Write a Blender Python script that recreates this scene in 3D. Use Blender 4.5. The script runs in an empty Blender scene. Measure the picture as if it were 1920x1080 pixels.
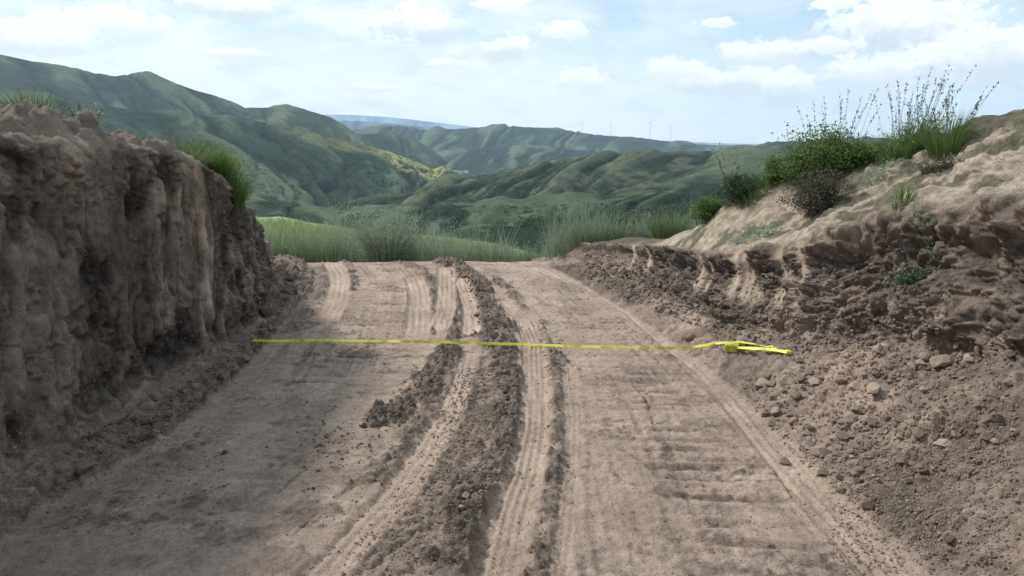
import bpy, bmesh, math, random
import numpy as np
from mathutils import Vector, Matrix, Quaternion
from mathutils.bvhtree import BVHTree

random.seed(7); RNG = np.random.default_rng(7)
S = bpy.context.scene
COL = S.collection
# ---------------------------------------------------------------- camera
CAM_H = 1.7; PITCH = math.radians(12.07); FPX = 1300.0
cd = bpy.data.cameras.new('camera'); cam = bpy.data.objects.new('camera', cd); COL.objects.link(cam)
cam.location = (0, 0, CAM_H); cam.rotation_euler = (math.radians(90) - PITCH, 0, 0)
cd.sensor_width = 36; cd.lens = 36 * FPX / 1920; cd.clip_start = 0.05; cd.clip_end = 90000
S.camera = cam
# ---------------------------------------------------------------- light
SUN_DIR = Vector((-0.80, 0.42, 0.95)).normalized()      # towards the sun
sl = bpy.data.lights.new('sun', 'SUN'); sl.energy = 2.7; sl.angle = math.radians(8); sl.color = (1, .96, .9)
sun = bpy.data.objects.new('sun', sl); COL.objects.link(sun)
sun.rotation_euler = SUN_DIR.to_track_quat('Z', 'Y').to_euler()
W = bpy.data.worlds.new('World'); S.world = W; W.use_nodes = True
S.view_settings.view_transform = 'Standard'; S.view_settings.look = 'None'
S.view_settings.exposure = 0.56; S.view_settings.gamma = 1; S.view_settings.use_curve_mapping = False
S.cycles.max_bounces = 6; S.cycles.volume_bounces = 3; S.cycles.diffuse_bounces = 3
S.cycles.use_denoising = True; S.cycles.sample_clamp_indirect = 4


class NT:
    """small node-tree writer"""
    def __init__(s, nt): s.t = nt; s.n = nt.nodes; s.l = nt.links
    def node(s, ty, **kw):
        n = s.n.new(ty)
        for k, v in kw.items(): setattr(n, k, v)
        return n
    def put(s, inp, v):
        if v is None: return
        if isinstance(v, bpy.types.NodeSocket): s.l.new(v, inp)
        elif isinstance(v, (tuple, list)) and inp.type == 'RGBA' and len(v) == 3: inp.default_value = (*v, 1)
        else: inp.default_value = v
    def math(s, op, a, b=None, c=None, clamp=False):
        n = s.node('ShaderNodeMath', operation=op, use_clamp=clamp)
        s.put(n.inputs[0], a); s.put(n.inputs[1], b)
        if c is not None: s.put(n.inputs[2], c)
        return n.outputs[0]
    def ramp(s, v, lo, hi, a=0.0, b=1.0, smooth=True):
        n = s.node('ShaderNodeMapRange', interpolation_type='SMOOTHSTEP' if smooth else 'LINEAR')
        for i, x in enumerate((v, lo, hi, a, b)): s.put(n.inputs[i], x)
        return n.outputs[0]
    def mix(s, f, a, b, mode='MIX'):
        n = s.node('ShaderNodeMix', data_type='RGBA', blend_type=mode)
        s.put(n.inputs[0], f); s.put(n.inputs[6], a); s.put(n.inputs[7], b)
        return n.outputs[2]
    def noise(s, vec, scale, detail=3, rough=.55, dist=0, dims='3D'):
        n = s.node('ShaderNodeTexNoise', noise_dimensions=dims)
        s.put(n.inputs['Vector'], vec); n.inputs['Scale'].default_value = scale
        n.inputs['Detail'].default_value = detail; n.inputs['Roughness'].default_value = rough
        n.inputs['Distortion'].default_value = dist
        return n.outputs[0]
    def vec(s, x, y, z):
        n = s.node('ShaderNodeCombineXYZ')
        for i, v in enumerate((x, y, z)): s.put(n.inputs[i], v)
        return n.outputs[0]


def px_azel(px, py):
    x = (px - 960) / FPX; y = (540 - py) / FPX; c, s_ = math.cos(PITCH), math.sin(PITCH)
    d = Vector((x, c + y * s_, -s_ + y * c)).normalized()
    return math.atan2(d.x, d.y), math.asin(d.z)


def build_sky():
    n = NT(W.node_tree); n.n.clear()
    out = n.node('ShaderNodeOutputWorld'); bg = n.node('ShaderNodeBackground')
    bg.inputs[1].default_value = 0.10
    n.l.new(bg.outputs[0], out.inputs[0])
    sky = n.node('ShaderNodeTexSky', sky_type='NISHITA', sun_disc=False)
    sky.sun_elevation = math.asin(SUN_DIR.z); sky.sun_rotation = math.atan2(SUN_DIR.x, SUN_DIR.y)
    sky.altitude = 900; sky.air_density = 1.0; sky.dust_density = 0.6; sky.ozone_density = 1.2
    tc = n.node('ShaderNodeTexCoord'); sep = n.node('ShaderNodeSeparateXYZ'); n.l.new(tc.outputs['Generated'], sep.inputs[0])
    X, Y, Z = sep.outputs
    el = n.math('ARCSINE', Z); az = n.math('ARCTAN2', X, Y)
    WHITE = (7.6, 7.9, 7.95); GREY = (5.3, 5.9, 6.6); BLUE = (3.2, 5.2, 6.9)
    uv = n.vec(n.math('MULTIPLY', az, 6), n.math('MULTIPLY', el, 17), 0)
    n1 = n.noise(uv, 1.0, 6, .55, .3); n2 = n.noise(uv, 3.3, 6, .6, .2)
    # upper sky: cumulus field seen in perspective
    zz = n.math('MAXIMUM', Z, .06)
    pl = n.vec(n.math('DIVIDE', X, zz), n.math('DIVIDE', Y, zz), 0)
    n3 = n.noise(pl, 1.1, 6, .58, .2)
    up = n.ramp(n3, .40, .60)
    base = n.mix(0.6, sky.outputs[0], BLUE)
    lowmask = n.math('ADD', n.math('MULTIPLY', n.ramp(n1, .30, .62), .75), n.math('MULTIPLY', n2, .25))
    # thick white veil near the horizon, opening into pale blue higher up
    veil = n.ramp(el, .03, .19, 1.0, .30)
    cover = n.math('MAXIMUM', veil, lowmask, clamp=True)
    thin = n.ramp(n.math('ADD', n.math('MULTIPLY', az, .9), n.math('MULTIPLY', el, 1.0)), .05, .5, 1.0, .50)
    cover = n.math('MULTIPLY', cover, thin)
    hi = n.ramp(el, .2, .42)
    cover = n.math('ADD', n.math('MULTIPLY', cover, n.math('SUBTRACT', 1.0, hi)), n.math('MULTIPLY', up, hi))
    shade = n.ramp(n.noise(uv, 2.1, 5, .55, .4), .47, .72)
    cloudc = n.mix(n.math('MULTIPLY', shade, .55), WHITE, GREY)
    c = n.mix(cover, base, cloudc)
    # single cumulus clouds: (px, py, half width, half height, greyness of the base)
    for (px, py, rw, rh, g) in [(425, 12, 90, 26, .8), (778, 44, 82, 33, .8), (950, 90, 52, 23, .75), (1048, 56, 62, 19, .35),
                                (1420, 101, 66, 26, .6), (1338, 42, 34, 9, .3), (1385, 150, 150, 26, .7), (1475, 165, 45, 32, .7),
                                (1690, 45, 125, 60, .9), (1700, 130, 120, 40, .6), (1265, 130, 60, 22, .4), (1095, 150, 50, 26, .5),
                                (1540, 85, 60, 14, .3), (215, 40, 90, 26, .4), (940, 8, 70, 10, .3), (1560, 8, 45, 12, .3),
                                (60, 70, 110, 34, .6), (1870, 95, 110, 50, .8), (430, 100, 60, 12, .5), (840, 120, 45, 9, .4), (700, 165, 70, 8, .4)]:
        a0, e0 = px_azel(px, py); ra = rw / FPX; rh = rh / FPX
        dx = n.math('DIVIDE', n.math('SUBTRACT', az, a0), ra); dy = n.math('DIVIDE', n.math('SUBTRACT', el, e0), rh)
        r = n.math('SQRT', n.math('ADD', n.math('MULTIPLY', dx, dx), n.math('MULTIPLY', dy, dy)))
        nz = n.noise(n.vec(n.math('MULTIPLY', az, 34), n.math('MULTIPLY', el, 52), px * .01), 1.0, 8, .66)
        m = n.ramp(n.math('ADD', r, n.math('MULTIPLY', n.math('SUBTRACT', nz, .5), 2.6)), .72, 1.05, 1, 0)
        gs = n.ramp(n.math('ADD', dy, n.math('MULTIPLY', n.math('SUBTRACT', nz, .5), 1.8)), -.55, .25, g, 0.0)
        c = n.mix(n.math('MULTIPLY', m, .85), c, n.mix(gs, (7.9, 8.0, 8.0), (4.7, 5.4, 6.1)))
    below = n.ramp(Z, -.02, -.2)
    c = n.mix(below, c, (1.6, 1.7, 1.5))
    n.put(bg.inputs[0], c)


build_sky()


# ---------------------------------------------------------------- numeric helpers
def hsh(ix, iy, iz, seed):
    h = (ix.astype(np.int64) * 374761393 + iy.astype(np.int64) * 668265263 + iz.astype(np.int64) * 2147483647 % 1013904223 + seed * 974634777) & 0xffffffff
    h = ((h ^ (h >> 13)) * 1274126177) & 0xffffffff
    h = ((h ^ (h >> 16)) * 2246822519) & 0xffffffff
    return ((h ^ (h >> 15)) & 0xffffff) / float(0xffffff)


def vn(x, y, z=None, seed=0):
    x = np.asarray(x, float); y = np.asarray(y, float)
    fx, fy = np.floor(x), np.floor(y); ix, iy = fx.astype(np.int64), fy.astype(np.int64)
    a, b = x - fx, y - fy; a = a * a * a * (a * (a * 6 - 15) + 10); b = b * b * b * (b * (b * 6 - 15) + 10)
    def plane(iz):
        iz = np.zeros_like(ix) + iz
        h00 = hsh(ix, iy, iz, seed); h10 = hsh(ix + 1, iy, iz, seed); h01 = hsh(ix, iy + 1, iz, seed); h11 = hsh(ix + 1, iy + 1, iz, seed)
        return (h00 * (1 - a) + h10 * a) * (1 - b) + (h01 * (1 - a) + h11 * a) * b
    if z is None: return plane(0) * 2 - 1
    z = np.asarray(z, float); fz = np.floor(z); iz = fz.astype(np.int64); c = z - fz; c = c * c * (3 - 2 * c)
    return (plane(iz) * (1 - c) + plane(iz + 1) * c) * 2 - 1


def fbm(x, y, z=None, o=4, seed=0, g=.5):
    s = 0; a = 1; t = 0
    for i in range(o):
        f = 2.03 ** i
        s = s + a * vn(x * f + i * 17.3, y * f - i * 9.1, None if z is None else z * f + i * 5.7, seed + i); t += a; a *= g
    return s / t


def cells(x, y, seed=0):
    """distance to nearest jittered cell point and that cell's random number"""
    fx, fy = np.floor(x).astype(np.int64), np.floor(y).astype(np.int64)
    best = np.full(x.shape, 9.0); rid = np.zeros(x.shape)
    for i in (-1, 0, 1):
        for j in (-1, 0, 1):
            cx, cy = fx + i, fy + j; zz = np.zeros_like(cx)
            jx = cx + hsh(cx, cy, zz, seed + 1); jy = cy + hsh(cx, cy, zz, seed + 2)
            d = np.hypot(x - jx, y - jy); m = d < best
            best = np.where(m, d, best); rid = np.where(m, hsh(cx, cy, zz, seed + 3), rid)
    return best, rid


def clods(x, y, size, seed=0, keep=.7):
    """rounded lumps, height 0..1"""
    wx = x + .25 * size * vn(x / size * 1.7, y / size * 1.7, seed=seed + 40); wy = y + .25 * size * vn(x / size * 1.7 + 9, y / size * 1.7, seed=seed + 41)
    d, r = cells(wx / size, wy / size, seed)
    rad = .25 + .4 * r
    return np.sqrt(np.clip(1 - (d / rad) ** 2, 0, 1)) * rad * 1.6 * (hsh(np.floor(r * 9999).astype(np.int64), np.zeros_like(r, dtype=np.int64), np.zeros_like(r, dtype=np.int64), 5) < keep)


def sstep(x, a, b):
    t = np.clip((x - a) / (b - a), 0, 1); return t * t * (3 - 2 * t)


def gauss(A, n, axis):
    if n <= 0: return A
    r = int(3 * n) + 1; k = np.exp(-.5 * (np.arange(-r, r + 1) / n) ** 2); k /= k.sum()
    A = np.moveaxis(A, axis, 0); P = np.concatenate([A[:1] * 2 - A[1:r + 1][::-1], A, A[-1:] * 2 - A[-r - 1:-1][::-1]], 0)
    out = sum(k[i] * P[i:i + len(A)] for i in range(2 * r + 1))
    return np.moveaxis(out, 0, axis)


def ray(px, py):
    x = (px - 960) / FPX; y = (540 - py) / FPX; c, s_ = math.cos(PITCH), math.sin(PITCH)
    return np.array([x, c + y * s_, -s_ + y * c])


def gnd(px, py, z=0.0):
    d = ray(px, py); t = (z - CAM_H) / d[2]; return np.array([d[0] * t, d[1] * t])


def at(px, py, Y):
    d = ray(px, py); return np.array([0, 0, CAM_H]) + d * (Y / d[1])


def mesh_np(name, V, F, attrs=None, smooth=True):
    V = np.asarray(V, np.float32); F = np.asarray(F, np.int32); k = F.shape[1]
    me = bpy.data.meshes.new(name)
    me.vertices.add(len(V)); me.vertices.foreach_set('co', V.ravel())
    me.loops.add(F.size); me.loops.foreach_set('vertex_index', F.ravel())
    me.polygons.add(len(F)); me.polygons.foreach_set('loop_start', np.arange(0, F.size, k, dtype=np.int32))
    me.polygons.foreach_set('use_smooth', np.full(len(F), smooth))
    me.update(calc_edges=True)
    for an, a in (attrs or {}).items():
        a = np.asarray(a, np.float32)
        if a.ndim == 1:
            at_ = me.attributes.new(an, 'FLOAT', 'POINT'); at_.data.foreach_set('value', a)
        else:
            at_ = me.attributes.new(an, 'FLOAT_VECTOR', 'POINT'); at_.data.foreach_set('vector', a.ravel())
    return me


def grid_faces(nr, nc):
    i = np.arange(nr - 1)[:, None] * nc + np.arange(nc - 1)[None, :]; i = i.ravel()
    return np.stack([i, i + 1, i + nc + 1, i + nc], 1)


def link(name, me, mat=None, parent=None, **props):
    o = bpy.data.objects.new(name, me); COL.objects.link(o)
    if mat and me and not me.materials: me.materials.append(mat)
    if parent: o.parent = parent
    for k, v in props.items(): o[k] = v
    return o


def thing(name, label, cat, loc=(0, 0, 0), group=None, me=None, mat=None):
    o = link(name, me, mat, label=label, category=cat); o.location = loc
    if group: o['group'] = group
    return o


# ---------------------------------------------------------------- materials
def new_mat(name):
    m = bpy.data.materials.new(name); m.use_nodes = True; n = NT(m.node_tree); n.n.clear()
    out = n.node('ShaderNodeOutputMaterial'); p = n.node('ShaderNodeBsdfPrincipled'); n.l.new(p.outputs[0], out.inputs[0])
    p.inputs['Roughness'].default_value = .9; p.inputs['Specular IOR Level'].default_value = .2
    return m, n, p


def soil_mat():
    m, n, p = new_mat('soil')
    at_ = n.node('ShaderNodeAttribute', attribute_name='soil'); s = n.node('ShaderNodeSeparateXYZ'); n.l.new(at_.outputs['Vector'], s.inputs[0])
    moist_shade, sand, humus = s.outputs  # first channel mixes damp soil with painted shade
    at2 = n.node('ShaderNodeAttribute', attribute_name='tone').outputs['Fac']
    geo = n.node('ShaderNodeNewGeometry').outputs['Position']
    a = n.noise(geo, 2.2, 5, .6); b = n.noise(geo, 14, 5, .65); c = n.noise(geo, 70, 4, .7)
    dry = n.mix(n.ramp(a, .35, .65), (.325, .246, .190), (.405, .312, .248))
    wet_shade = n.mix(n.ramp(b, .3, .7), (.094, .073, .060), (.172, .138, .114))
    col = n.mix(moist_shade, dry, wet_shade)
    col = n.mix(sand, col, n.mix(n.ramp(b, .3, .7), (.29, .23, .175), (.42, .345, .27)))
    col = n.mix(humus, col, n.mix(b, (.05, .055, .03), (.10, .095, .06)))
    v = n.math('ADD', n.math('MULTIPLY', n.ramp(b, .25, .75), .30), n.math('MULTIPLY', n.ramp(c, .25, .75), .40))
    d_ = n.noise(geo, 210, 3, .7)
    v = n.math('ADD', v, n.math('MULTIPLY', n.ramp(d_, .3, .7), .30)); v = n.math('ADD', v, .50)
    v = n.math('MULTIPLY', v, at2)
    col = n.mix(1.0, col, n.vec(v, v, v), 'MULTIPLY')
    n.put(p.inputs['Base Color'], col)
    bp = n.node('ShaderNodeBump'); bp.inputs['Strength'].default_value = 1.0; bp.inputs['Distance'].default_value = .018
    h = n.math('ADD', n.math('MULTIPLY', n.noise(geo, 38, 6, .7), 1.0), n.math('MULTIPLY', n.noise(geo, 150, 3, .6), .35))
    n.put(bp.inputs['Height'], h); n.l.new(bp.outputs[0], p.inputs['Normal'])
    p.inputs['Roughness'].default_value = .95
    return m


SOIL = soil_mat()


def stone_mat(name, ca, cb, sc=9):
    m, n, p = new_mat(name)
    tc = n.node('ShaderNodeTexCoord').outputs['Object']; oi = n.node('ShaderNodeObjectInfo').outputs['Random']
    a = n.noise(tc, sc, 5, .65); col = n.mix(n.ramp(a, .3, .7), ca, cb)
    k = n.math('ADD', n.math('MULTIPLY', oi, .45), .75); col = n.mix(1.0, col, n.vec(k, k, k), 'MULTIPLY')
    n.put(p.inputs['Base Color'], col)
    bp = n.node('ShaderNodeBump'); bp.inputs['Strength'].default_value = .7; bp.inputs['Distance'].default_value = .01
    n.put(bp.inputs['Height'], n.noise(tc, sc * 4, 5, .7)); n.l.new(bp.outputs[0], p.inputs['Normal'])
    return m


M_PALE = stone_mat('pale_clod', (.32, .24, .185), (.45, .355, .28))
M_BROWN = stone_mat('brown_clod', (.19, .14, .108), (.30, .23, .18))
M_DARK = stone_mat('moist_clod', (.095, .066, .05), (.165, .12, .092))


def leaf_mat(name, ca, cb, rough=.6, trans=.25):
    m, n, p = new_mat(name)
    t = n.node('ShaderNodeAttribute', attribute_name='tone').outputs['Fac']
    oi = n.node('ShaderNodeObjectInfo').outputs['Random']
    n.put(p.inputs['Base Color'], n.mix(t, ca, cb)); p.inputs['Roughness'].default_value = rough
    tr = n.node('ShaderNodeBsdfTranslucent'); n.put(tr.inputs[0], n.mix(t, ca, cb))
    ms = n.node('ShaderNodeMixShader'); ms.inputs[0].default_value = trans
    out = [x for x in n.n if x.type == 'OUTPUT_MATERIAL'][0]
    n.l.new(p.outputs[0], ms.inputs[1]); n.l.new(tr.outputs[0], ms.inputs[2]); n.l.new(ms.outputs[0], out.inputs[0])
    return m


M_GRASS = leaf_mat('meadow_grass', (.080, .125, .045), (.20, .25, .11))
M_LUSH = leaf_mat('lush_leaves', (.065, .125, .03), (.19, .26, .08), trans=.4)
M_VERGE = leaf_mat('verge_grass', (.10, .15, .065), (.26, .30, .16))
M_SAGE = leaf_mat('sage_leaves', (.17, .22, .15), (.38, .43, .32), trans=.4)
M_DRYG = leaf_mat('dry_stalks', (.20, .175, .11), (.36, .32, .22))
M_STALK = leaf_mat('seed_stalks', (.085, .085, .06), (.17, .155, .11))
M_SHRUB = leaf_mat('dark_shrub', (.055, .055, .038), (.14, .12, .088))
M_TREE = leaf_mat('tree_leaves', (.030, .062, .032), (.095, .135, .075))
M_SUNLIT_CROP = leaf_mat('sunlit_crop_leaves', (.22, .28, .12), (.42, .46, .24))


def hill_mat(name='hill_turf'):
    m, n, p = new_mat(name)
    at_ = n.node('ShaderNodeAttribute', attribute_name='veg').outputs['Vector']
    geo = n.node('ShaderNodeNewGeometry').outputs['Position']
    sc = n.node('ShaderNodeAttribute', attribute_name='grain').outputs['Vector']
    a = n.noise(sc, 1.0, 6, .62); b = n.noise(sc, 5.0, 5, .65); c = n.noise(sc, 22.0, 3, .6)
    v = n.math('ADD', n.math('MULTIPLY', n.ramp(a, .3, .7), .40), n.math('MULTIPLY', n.ramp(b, .3, .7), .45))
    v = n.math('ADD', v, n.math('MULTIPLY', n.ramp(c, .3, .7), .25))
    v = n.math('ADD', v, .40)
    col = n.mix(1.0, at_, n.vec(v, v, v), 'MULTIPLY')
    n.put(p.inputs['Base Color'], col); p.inputs['Roughness'].default_value = 1; p.inputs['Specular IOR Level'].default_value = .05
    return m


HILL = hill_mat()

# ---------------------------------------------------------------- the cutting: road and both banks, one lofted ground
# control lines from left to right, each a list of (Y, X, Z)
LINES = [
    [(-6, -40, 3.2), (5, -40, 2.6), (8, -40, .5), (11, -40, -2), (16, -42, -5), (40, -60, -20)],
    [(-6, -10, 2.5), (5, -10, 2.1), (7, -10, 1.3), (9, -10, .2), (11, -10, -1.0), (16, -12, -4), (40, -22, -18)],
    [(-6, -4.6, 2.05), (3.2, -4.6, 1.98), (5, -4.4, 1.78), (6, -4.3, 1.35), (7.2, -4.3, .85), (8.6, -4.6, .2), (10, -5.0, -.35), (11.5, -5.4, -.9), (16, -7, -3.5), (40, -14, -17)],
    [(-6, -2.5, 1.78), (2.5, -2.42, 1.76), (4.2, -2.36, 1.70), (5.1, -2.30, 1.62), (5.5, -2.30, 1.50), (6.0, -2.36, 1.33), (6.4, -2.42, 1.10), (7.2, -2.62, .78), (8, -2.86, .48), (9, -3.35, .20), (10, -3.95, -.02), (11.5, -4.6, -.55), (16, -6, -3.3), (40, -10, -16.5)],
    [(-6, -2.46, .16), (2.5, -2.44, .16), (4.2, -2.42, .16), (5.1, -2.36, .13), (5.75, -2.30, .09), (6.5, -2.40, .12), (7.4, -2.62, .24), (8.6, -2.98, .16), (9.4, -3.32, .05), (10, -3.6, 0), (11.5, -4.3, -.55), (16, -5, -3.2), (40, -8, -16)],
    [(-6, -2.30, 0), (1, -2.32, 0), (2.5, -2.25, 0), (3.2, -2.14, 0), (3.8, -2.0, 0), (4.4, -1.96, 0), (5.4, -2.05, 0), (6.7, -2.18, 0), (8.0, -2.32, 0), (8.7, -2.50, 0), (9.4, -2.78, -.01), (10, -3.1, -.03), (11.5, -3.9, -.5), (16, -4, -3.0), (40, -3, -16)],
    [(-6, 1.70, 0), (1, 1.68, 0), (2.6, 1.61, 0), (3.5, 1.57, 0), (4.3, 1.54, 0), (5, 1.46, 0), (6.1, 1.31, 0), (7.4, .99, 0), (8.7, .70, 0), (10, .31, -.02), (11.5, -.1, -.45), (16, 1, -3.0), (40, 4, -16)],
    [(-6, 2.45, .66), (2.6, 2.42, .66), (3.2, 2.41, .65), (3.7, 2.40, .56), (3.95, 2.34, .50), (4.2, 2.22, .42), (4.47, 2.07, .34), (4.83, 1.93, .27), (5.23, 1.84, .22), (5.8, 1.70, .18), (6.6, 1.56, .15), (7.93, 1.37, .10), (8.9, 1.04, .08), (10, .80, .03), (11.5, .5, -.38), (16, 2, -3), (40, 6, -16)],
    [(-6, 2.8, 1.70), (2.6, 2.62, 1.50), (3.5, 2.57, 1.38), (4.1, 2.55, 1.31), (4.4, 2.50, 1.245), (4.6, 2.41, 1.15), (4.85, 2.25, 1.045), (5.2, 2.10, .90), (5.55, 1.99, .79), (6.1, 1.90, .70), (6.9, 1.82, .607), (8.2, 1.53, .467), (9.1, 1.22, .356), (10, 1.05, .22), (10.8, .95, -.02), (11.5, .9, -.36), (16, 3, -3.1), (40, 8, -16.5)],
    [(-6, 4.6, 2.25), (4, 4.3, 2.05), (5, 4.1, 1.95), (6, 3.72, 1.80), (6.3, 3.10, 1.64), (6.6, 2.50, 1.36), (6.9, 2.12, 1.08), (7.3, 2.02, .82), (8, 1.92, .60), (9.1, 1.62, .42), (10, 1.45, .28), (11, 1.5, -.12), (12, 1.8, -.7), (16, 5, -3.4), (40, 12, -17)],
    [(-6, 10, 2.7), (6, 8, 2.25), (7, 7.0, 1.85), (7.6, 5.2, 1.1), (8.3, 3.8, .6), (10, 3.0, .22), (11.5, 3.2, -.6), (16, 10, -4), (40, 20, -18)],
    [(-6, 40, 3.0), (6, 40, 2.6), (9, 40, .6), (11, 40, -2), (16, 42, -5), (40, 60, -20)],
]
SEG = [10, 26, 110, 190, 90, 430, 150, 120, 150, 40, 10]


def ystations():
    a = np.linspace(-6, 1.9, 36)[:-1]; b = []; y = 1.9
    while y < 10.9: b.append(y); y += max(.0085, y * .0027)
    c = np.concatenate([np.linspace(10.9, 13, 30), np.linspace(13, 40, 40)[1:]])
    return np.concatenate([a, b, c])


YS = ystations(); NR = len(YS)
yf = np.linspace(-6, 40, 1841)
ctrl = []
for L in LINES:
    L = np.array(L, float)
    xi = np.interp(yf, L[:, 0], L[:, 1]); zi = np.interp(yf, L[:, 0], L[:, 2])
    xi = gauss(xi, 8, 0); zi = gauss(zi, 8, 0)
    ctrl.append((np.interp(YS, yf, xi), np.interp(YS, yf, zi)))
tt = [0.0]
for i, k in enumerate(SEG): tt += list(i + (np.arange(k) + 1) / k)
TT = np.array(tt); NC = len(TT)
i0 = np.minimum(TT.astype(int), len(LINES) - 2); f = TT - i0
CX = np.array([c[0] for c in ctrl]).T; CZ = np.array([c[1] for c in ctrl]).T
X0 = CX[:, i0] * (1 - f) + CX[:, i0 + 1] * f; Z0 = CZ[:, i0] * (1 - f) + CZ[:, i0 + 1] * f
X0 = gauss(X0, 7, 1); Z0 = gauss(Z0, 7, 1)
Y0 = np.repeat(YS[:, None], NC, 1)
T = np.repeat(TT[None], NR, 0)
# normals
P0 = np.stack([X0, Y0, Z0], -1)
du = np.gradient(P0, axis=1); dv = np.gradient(P0, axis=0)
N0 = np.cross(du, dv); N0 /= np.linalg.norm(N0, axis=-1, keepdims=True) + 1e-9
m_road = sstep(T, 4.95, 5.06) * (1 - sstep(T, 5.95, 6.04))
m_wall = sstep(T, 2.93, 3.06) * (1 - sstep(T, 3.9, 4.1))
m_ldeb = sstep(T, 3.85, 4.1) * (1 - sstep(T, 4.9, 5.03))
m_ltop = 1 - sstep(T, 2.9, 3.05)
m_rdeb = sstep(T, 5.97, 6.1) * (1 - sstep(T, 6.9, 7.15))
m_face = sstep(T, 6.9, 7.15) * (1 - sstep(T, 7.9, 8.06))
m_rtop = sstep(T, 7.9, 8.06)
X, Y, Z = X0, Y0, Z0
disp = np.zeros_like(X)
tone = np.ones_like(X); moist_shade = np.zeros_like(X); sand = np.zeros_like(X); humus = np.zeros_like(X)  # damp soil and shade put into the colour share one mask
# left cut face: tall smooth scoops with vertical flutes, chunky undercut pockets
flute = fbm(Y * 3.2 + .25 * vn(Y * 2, Z * 2, seed=3), Z * .55, o=3, seed=11)
flute2 = fbm(Y * 11 + .3 * Z, Z * 1.1, o=3, seed=14)
lump = fbm(X * 1.3, Y * 1.5, Z * 1.1, o=4, seed=21)
chunk = fbm(Y * 6, Z * 6, o=4, seed=31)
pocket = sstep(fbm(Y * 2.0 + 3, Z * 1.3, o=4, seed=37), .10, .34)
rough_end = sstep(Y, 5.25, 5.7)
fc = cells(Y * 2.6 + .35 * chunk, Z * 1.25 + .35 * chunk + Y * .5, 58); fc2 = cells(Y * 7 + .5 * chunk, Z * 3.4 + .5 * chunk, 59)
facet = (fc[1] - .5) * .05 + (fc2[1] - .5) * .022 - .03 * fc2[0]
nick = sstep(1 - np.abs(fbm(Y * 5, Z * 2.2, o=4, seed=60)) * 8, 0, 1)
wall_d = facet - .02 * nick + .022 * flute + .010 * flute2 + .02 * lump - .03 * pocket * (.5 + .8 * np.abs(chunk)) + chunk * (.008 + .045 * np.maximum(pocket, rough_end))
ridg = 1 - np.abs(fbm(Y * 4, Z * 1.0, o=3, seed=51)) * 3
wall_d += .014 * np.clip(ridg, 0, 1) ** 2
tooth = vn(Y * 34 + 4 * Z * vn(Y * .9, Z * 0 + 3, seed=66), Z * 1.6, seed=67); toothm = sstep(fbm(Y * 1.7, Z * 1.1, o=2, seed=68), -.1, .2) * (1 - pocket); wall_d += .007 * tooth * toothm
clw = clods(Y + .3 * X, Z * 1.3, .05, 62, .6); wall_d += .03 * clw * np.clip(sstep(Z, 1.25, 1.5) * sstep(fbm(Y * 3, Z * 5, o=3, seed=64), -.2, .2) + rough_end * .9 + .6 * pocket, 0, 1)
wall_d -= .014 * sstep(1 - np.abs(fbm(Y * 3.6 + .3 * Z, Z * .9, o=4, seed=55)) * 9, 0, 1)
wall_d += .010 * fbm(Y * 14, Z * 9, o=4, seed=57)
disp += m_wall * wall_d
tone = tone * (1 + m_wall * (.34 * flute2 + .40 * np.clip(ridg, 0, 1) ** 2 * (1 - pocket) - .25 * pocket - .30 + .35 * chunk + .25 * (fc2[1] - .5) - .25 * nick + .22 * tooth * toothm))  # part of the cut face's shade is put into this tone
moist_shade += m_wall * np.clip(.88 + .4 * pocket + .5 * fbm(Y * 1.2, Z * 1.5, o=3, seed=61) - .3 * sstep(Z, .9, 1.6) + .2 * rough_end - .55 * np.clip(ridg, 0, 1) ** 2 * sstep(Y, 4.2, 5.2) - .6 * np.exp(-((Y - 5.15 - .12 * flute) / .13) ** 2), 0, 1)  # damp soil, with the cut face's shade added into the colour
# left debris and top
cl1 = clods(X, Y, .10, 3); cl2 = clods(X, Y, .045, 8, .8); cl3 = clods(X, Y, .20, 12, .45)
disp += m_ldeb * (.045 * cl1 + .022 * cl2 + .07 * cl3 + .03 * fbm(X * 5, Y * 5, o=3, seed=71))
moist_shade += m_ldeb * np.clip(.8 + .4 * fbm(X * 4, Y * 4, o=3, seed=72), 0, 1)
tone *= 1 + m_ldeb * (.2 * cl1 - .05)
lipn = fbm(X * 4, Y * 4, Z * 4, o=4, seed=81)
disp += m_ltop * (.07 * lipn + (.06 * cl1 + .07 * cl3 + .02 * cl2) * sstep(T, 2.35, 2.75) + .05 * sstep(T, 2.55, 2.85) * (1 - sstep(T, 2.86, 3)) * sstep(5.2 - Y, 0, 1.5) * (1 + lipn))
moist_shade += m_ltop * np.clip(.65 + .5 * lipn, 0, 1)
humus += m_ltop * sstep(2.75 + .25 * lipn - T, 0, .25) * .85
# right debris, face, top
deb_in = sstep(T, 6.05, 6.3)
disp += m_rdeb * (.012 * fbm(X * 7, Y * 7, o=4, seed=91) + .03 * cl1 * deb_in + .020 * cl2 + .055 * cl3 * deb_in * sstep(fbm(X * 1.3, Y * 1.3, o=2, seed=93), -.3, .2) + .06 * fbm(X * 1.7, Y * 1.7, o=2, seed=94) * deb_in)
moist_shade += m_rdeb * np.clip(.46 + .8 * fbm(X * 2.2, Y * 2.2, o=3, seed=95) + .35 * sstep(Y, 6.2, 7.5) * (1 - sstep(T, 6.6, 7)), 0, 1)
tone *= 1 + m_rdeb * (.25 * cl3 + .15 * cl1 - .04)
fh = (T - 7)
strata = fbm(Y * 2.2, Z * 5, o=4, seed=101)
fch = fbm(X * 5, Y * 5, Z * 6, o=4, seed=103)
fl = fbm(Y * 2.0 - Z * .8, Z * .5, o=3, seed=105)
scr = np.zeros_like(X)
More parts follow.
